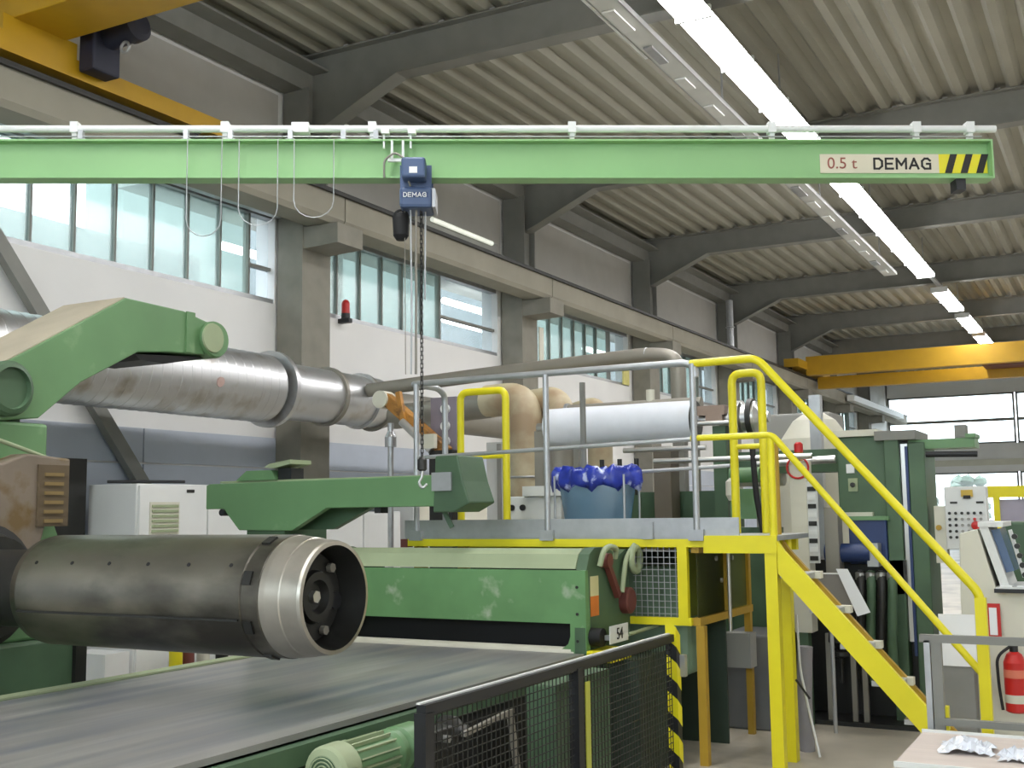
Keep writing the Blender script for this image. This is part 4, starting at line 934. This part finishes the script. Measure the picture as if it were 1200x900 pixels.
for q in range(9): part('label_tag', MB().box(-2.115, -2.055, 8.572, 8.58, 1.21 + q * .064, 1.243 + q * .064), WHITE if q % 2 else DARKST, t)
part('red_ring', MB().torus((-2.18, 8.57, 1.90), (0, 1, 0), .08, .008), RED, t)
t = thing('red_lamp', 'small red signal lamp beside the stair rail', 'lamp', (-2.19, 8.66, 1.95))
part('stem', MB().cyl((-2.19, 8.66, 1.95), (-2.19, 8.66, 2.02), .03), ORANGE, t)
part('lens', MB().lathe((-2.19, 8.66, 2.02), (0, 0, 1), [(0, .033), (.06, .033), (.075, .02)]), RED, t)
t = thing('supply_tank', 'cream domed tank behind the stair rail', 'tank', (-2.6, 11, 0))
part('dome', MB().lathe((-2.62, 11.0, 2.05), (0, 0, 1), [(0, .36), (.2, .32), (.38, .2), (.46, .08), (.5, .08)], 28), CREAM, t)
part('vessel', MB().cyl((-2.62, 11, 0), (-2.62, 11, 2.05), .36, 28), CREAM, t)
part('tap', MB().pipe([(-2.35, 10.7, 2.1), (-2.2, 10.6, 2.15), (-2.2, 10.6, 2.05)], .02, .03), STEEL, t)
solo('steel_upright', MB().box(-2.52, -2.42, 10.4, 10.5, 0, 2.62), GALV, 'grey steel upright between the platform and the cream tank', 'post')
solo('machine_cabinet', MB().box(-3.4, -2.6, 11.6, 12.2, 0, 2.56), WALLG, 'grey cabinet behind the film roll chuck', 'cabinet', bev=.02)
solo('wall_shelf_unit', MB().box(-3.0, -2.2, 14.0, 14.6, 0, 2.1), DARKST, 'dark steel cabinet behind the cream tank', 'cabinet', bev=.02)
t = thing('poster_sheet', 'bright white tilted sheet clipped beside the stair treads', 'sheet', (-1.8, 8.4, .8))
part('sheet', MB().add([(-1.89, 8.4, 1.16), (-1.81, 8.4, 1.16), (-1.66, 8.38, .86), (-1.75, 8.38, .83), (-1.89, 8.41, 1.16), (-1.81, 8.41, 1.16), (-1.66, 8.39, .86), (-1.75, 8.39, .83)],
     [(0, 3, 2, 1), (4, 5, 6, 7), (0, 1, 5, 4), (1, 2, 6, 5), (2, 3, 7, 6), (3, 0, 4, 7)]), PAPER, t)
part('backing', MB().box(-2.06, -1.80, 8.42, 8.45, .85, 1.13), mat('grey_board', (126, 122, 116), .6), t)
part('board_stand', MB().cyl((-1.95, 8.44, 0), (-1.95, 8.44, .86), .015), GALV, t)
part('top_edge', MB().box(-2.06, -1.84, 8.41, 8.42, 1.12, 1.13), WHITE, t)
solo('loose_cable', MB().pipe([(-1.98, 7.6, .9), (-1.97, 7.6, .55), (-1.92, 7.55, .35), (-1.84, 7.5, .02)], .008, .06), WHITE, 'thin white cable hanging behind the yellow stair post', 'cable')
solo('wrap_bundle', MB().pipe([(-1.98, 7.75, .0), (-1.99, 7.75, .3), (-1.97, 7.75, .68)], .05, .2), mat('hazy_film', (142, 140, 144), .4), 'grey film bundle hanging behind the yellow stair post', 'bundle')

# control panel with push buttons
t = thing('pushbutton_station', 'light grey push-button control panel with red stop button', 'control panel', (-1.05, 9.0, 0))
part('face_box', MB().box(-1.21, -.92, 9.0, 9.14, 1.28, 1.74), CAB, t, bev=.008)
part('side_box', MB().box(-1.29, -1.21, 9.02, 9.14, 1.18, 1.6), CREAM, t)
part('pedestal', MB().box(-1.12, -1.0, 9.03, 9.13, 0, 1.28), WALLG, t)
part('display', MB().box(-1.09, -1.01, 8.985, 9.0, 1.665, 1.715), mat('amber_screen', (196, 164, 60), .4), t)
part('display_slot', MB().box(-1.075, -1.025, 8.98, 8.985, 1.65, 1.675), INK, t)
for x in (-1.17, -.99): part('scale_label', MB().box(x, x + .05, 8.992, 9.0, 1.615, 1.63), DARKST, t)
for r_ in range(5):
    for c in range(6):
        x = -1.178 + c * .043; z = 1.545 - r_ * .044
        if c == 4 and r_ == 2: continue
        part('push_button', MB().cyl((x, 9.0, z), (x, 8.985, z), .011, 8), RED if (c == 4 and r_ == 1) else (DARKST if (c < 2 or r_ == 0) else WALLG), t)
part('stop_button', MB().lathe((-1.0, 9.0, 1.455), (0, -1, 0), [(0, .02), (.02, .02), (.02, .032), (.035, .028), (.04, 0)]), RED, t)
part('key_switch', MB().cyl((-1.26, 9.02, 1.44), (-1.26, 9.0, 1.44), .02), AMBER, t)
part('foot', MB().box(-1.2, -.92, 8.95, 9.25, 0, .03), WALLG, t)

# operator console
t = thing('operator_console', 'beige sloped operator console at the right edge', 'console', (-.75, 8.1, 0))
part('body', MB().prism([(-.98, 0), (-1.0, 1.0), (-.985, 1.42), (-.875, 1.45), (-.78, 1.06), (-.4, 1.06), (-.4, 0)], 'Y', 7.92, 8.5), CREAM, t, bev=.008)
part('screen_face', MB().obox((-.868, 7.93, 1.475), (.115, 0, -.40), (0, .55, 0), (.05, 0, .012)), CAB, t)
part('screen', MB().obox((-.80, 8.0, 1.44), (.075, 0, -.27), (0, .4, 0), (.05, 0, .012)), mat('dark_screen', (90, 110, 140), .2), t)
part('screen_hood', MB().box(-.87, -.72, 7.92, 8.5, 1.462, 1.492), CAB, t)
part('desk_top', MB().box(-.78, -.4, 7.88, 8.5, 1.06, 1.085), CAB, t)
part('desk_edge', MB().box(-.79, -.4, 7.868, 7.88, 1.05, 1.075), BLACK, t)
for q in range(3): part('desk_key_panel', MB().box(-.76 + q * .1, -.69 + q * .1, 7.92, 8.05, 1.085, 1.095), WHITE, t)
for q in range(5): part('side_switch', MB().cyl((-.66 + q * .012, 7.99, 1.4 - q * .06), (-.66 + q * .012, 7.95, 1.4 - q * .06), .018, 8), DARKST, t)
part('switch_strip', MB().obox((-.70, 8.0, 1.44), (.07, 0, -.3), (0, .05, 0), (.02, 0, .005)), CAB, t)
solo('green_cabinet', MB().box(-.86, -.2, 9.4, 10.0, 0, 1.47), DGREEN, 'dark green cabinet behind the operator console', 'cabinet', bev=.015)
solo('white_notice_sheet', MB().box(-1.115, -.9, 7.74, 7.75, .60, .92), PAPER, 'blank white sheet on the stair foot guard', 'sheet')
solo('grey_bin', MB().box(-1.14, -.92, 7.76, 7.9, 0, .6), mat('bin_grey', (134, 134, 130), .6), 'grey box under the blank white sheet', 'box', bev=.01)
t = thing('framed_notice', 'small red-framed notice on the console side', 'sign', (-.78, 7.9, .77))
part('frame', MB().box(-.84, -.765, 7.895, 7.915, .76, .98), RED, t)
part('paper', MB().box(-.83, -.785, 7.888, 7.895, .785, .955), PAPER, t)
t = thing('fire_extinguisher', 'red fire extinguisher on the side of the operator console', 'extinguisher', (-.685, 7.74, .34))
part('cylinder', MB().lathe((-.685, 7.74, .34), (0, 0, 1), [(0, .05), (.01, .065), (.30, .065), (.35, .045), (.365, .025)], 24), RED, t)
part('label_band', MB().lathe((-.685, 7.74, .55), (0, 0, 1), [(0, .0662), (.05, .0662)], 24, cap=False), mat('faded_label', (214, 120, 96), .5), t)
part('label_band', MB().lathe((-.685, 7.74, .40), (0, 0, 1), [(0, .0662), (.05, .0662)], 24, cap=False), CREAM, t)
part('valve', MB().cyl((-.685, 7.74, .70), (-.685, 7.74, .76), .025), BLACK, t)
part('lever', MB().bar((-.70, 7.72, .765), (-.62, 7.70, .79), .02, .015), BLACK, t)
part('hose', MB().pipe([(-.70, 7.72, .74), (-.78, 7.68, .68), (-.775, 7.68, .5), (-.76, 7.68, .36)], .009, .06), RUBBER, t)
part('wall_hook', MB().box(-.71, -.66, 7.8, 7.915, .6, .66), BLACK, t)

# guard rail and low table at the right
t = thing('guard_rail', 'grey tubular guard rail in front of the stair foot', 'guard rail', (-.6, 6.4, 0))
part('top_bar', MB().box(-1.02, -.1, 6.38, 6.42, .89, .93), RAFT, t)
part('lower_bar', MB().box(-.96, -.1, 6.38, 6.42, .47, .505), RAFT, t)
part('post', MB().box(-1.0, -.97, 6.38, 6.42, 0, .9), GALV, t)
part('post', MB().box(-.965, -.915, 6.385, 6.435, 0, .9), RAFT, t)
part('post', MB().box(-.16, -.12, 6.38, 6.42, 0, .9), RAFT, t)
part('yellow_foot', MB().box(-.98, -.90, 6.42, 6.47, .44, .56), YEL, t)
t = thing('packing_table', 'low table with pale board top at the lower right corner', 'table', (-.5, 5.9, 0))
part('top', MB().box(-1.01, .1, 5.5, 6.3, .425, .45), TABLE, t)
part('edge_band', MB().box(-1.015, .1, 6.28, 6.30, .43, .462), WHITE, t)
part('edge_band', MB().box(-1.015, .1, 5.488, 5.5, .43, .455), WHITE, t)
for x in (-.95, .02):
    for y in (5.56, 6.2): part('leg', MB().box(x, x + .05, y, y + .05, 0, .425), RAFT, t)
def crumple(c, sx, sy, h, seed):
    rd = random.Random(seed); nx, ny = 14, 10; vs = []
    for j in range(ny):
        for i in range(nx):
            u, v_ = i / (nx - 1) * 2 - 1, j / (ny - 1) * 2 - 1
            e = max(0, 1 - (u * u + v_ * v_) * .55)
            vs.append((c[0] + u * sx * (1 + rd.uniform(-.12, .12)), c[1] + v_ * sy * (1 + rd.uniform(-.15, .15)), c[2] + .003 + h * e * rd.uniform(.15, 1)))
    return MB().add(vs, [(j * nx + i, j * nx + i + 1, (j + 1) * nx + i + 1, (j + 1) * nx + i) for j in range(ny - 1) for i in range(nx - 1)])
solo('plastic_film', crumple((-.75, 5.9, .45), .12, .13, .07, 3), mat('clear_white_film', (222, 226, 234), .25), 'crumpled white plastic film at left on the low table', 'film')
solo('plastic_film', crumple((-.50, 5.8, .45), .1, .11, .06, 5), mat('clear_white_film', (222, 226, 234), .25), 'crumpled white plastic film at right on the low table', 'film')
t = thing('yellow_gate', 'yellow framed gate with grey-violet panel behind the control panel', 'gate', (-.9, 13, 0))
part('top_beam', MB().box(-1.32, .3, 12.96, 13.04, 1.68, 1.80), YEL, t)
part('post', MB().box(-1.26, -1.2, 12.97, 13.03, 0, 1.68), YEL, t)
part('post', MB().box(.2, .26, 12.97, 13.03, 0, 1.68), YEL, t)
part('panel', MB().box(-1.2, .2, 13.0, 13.02, .2, 1.66), mat('violet_grey_sheet', (160, 156, 172), .5), t)
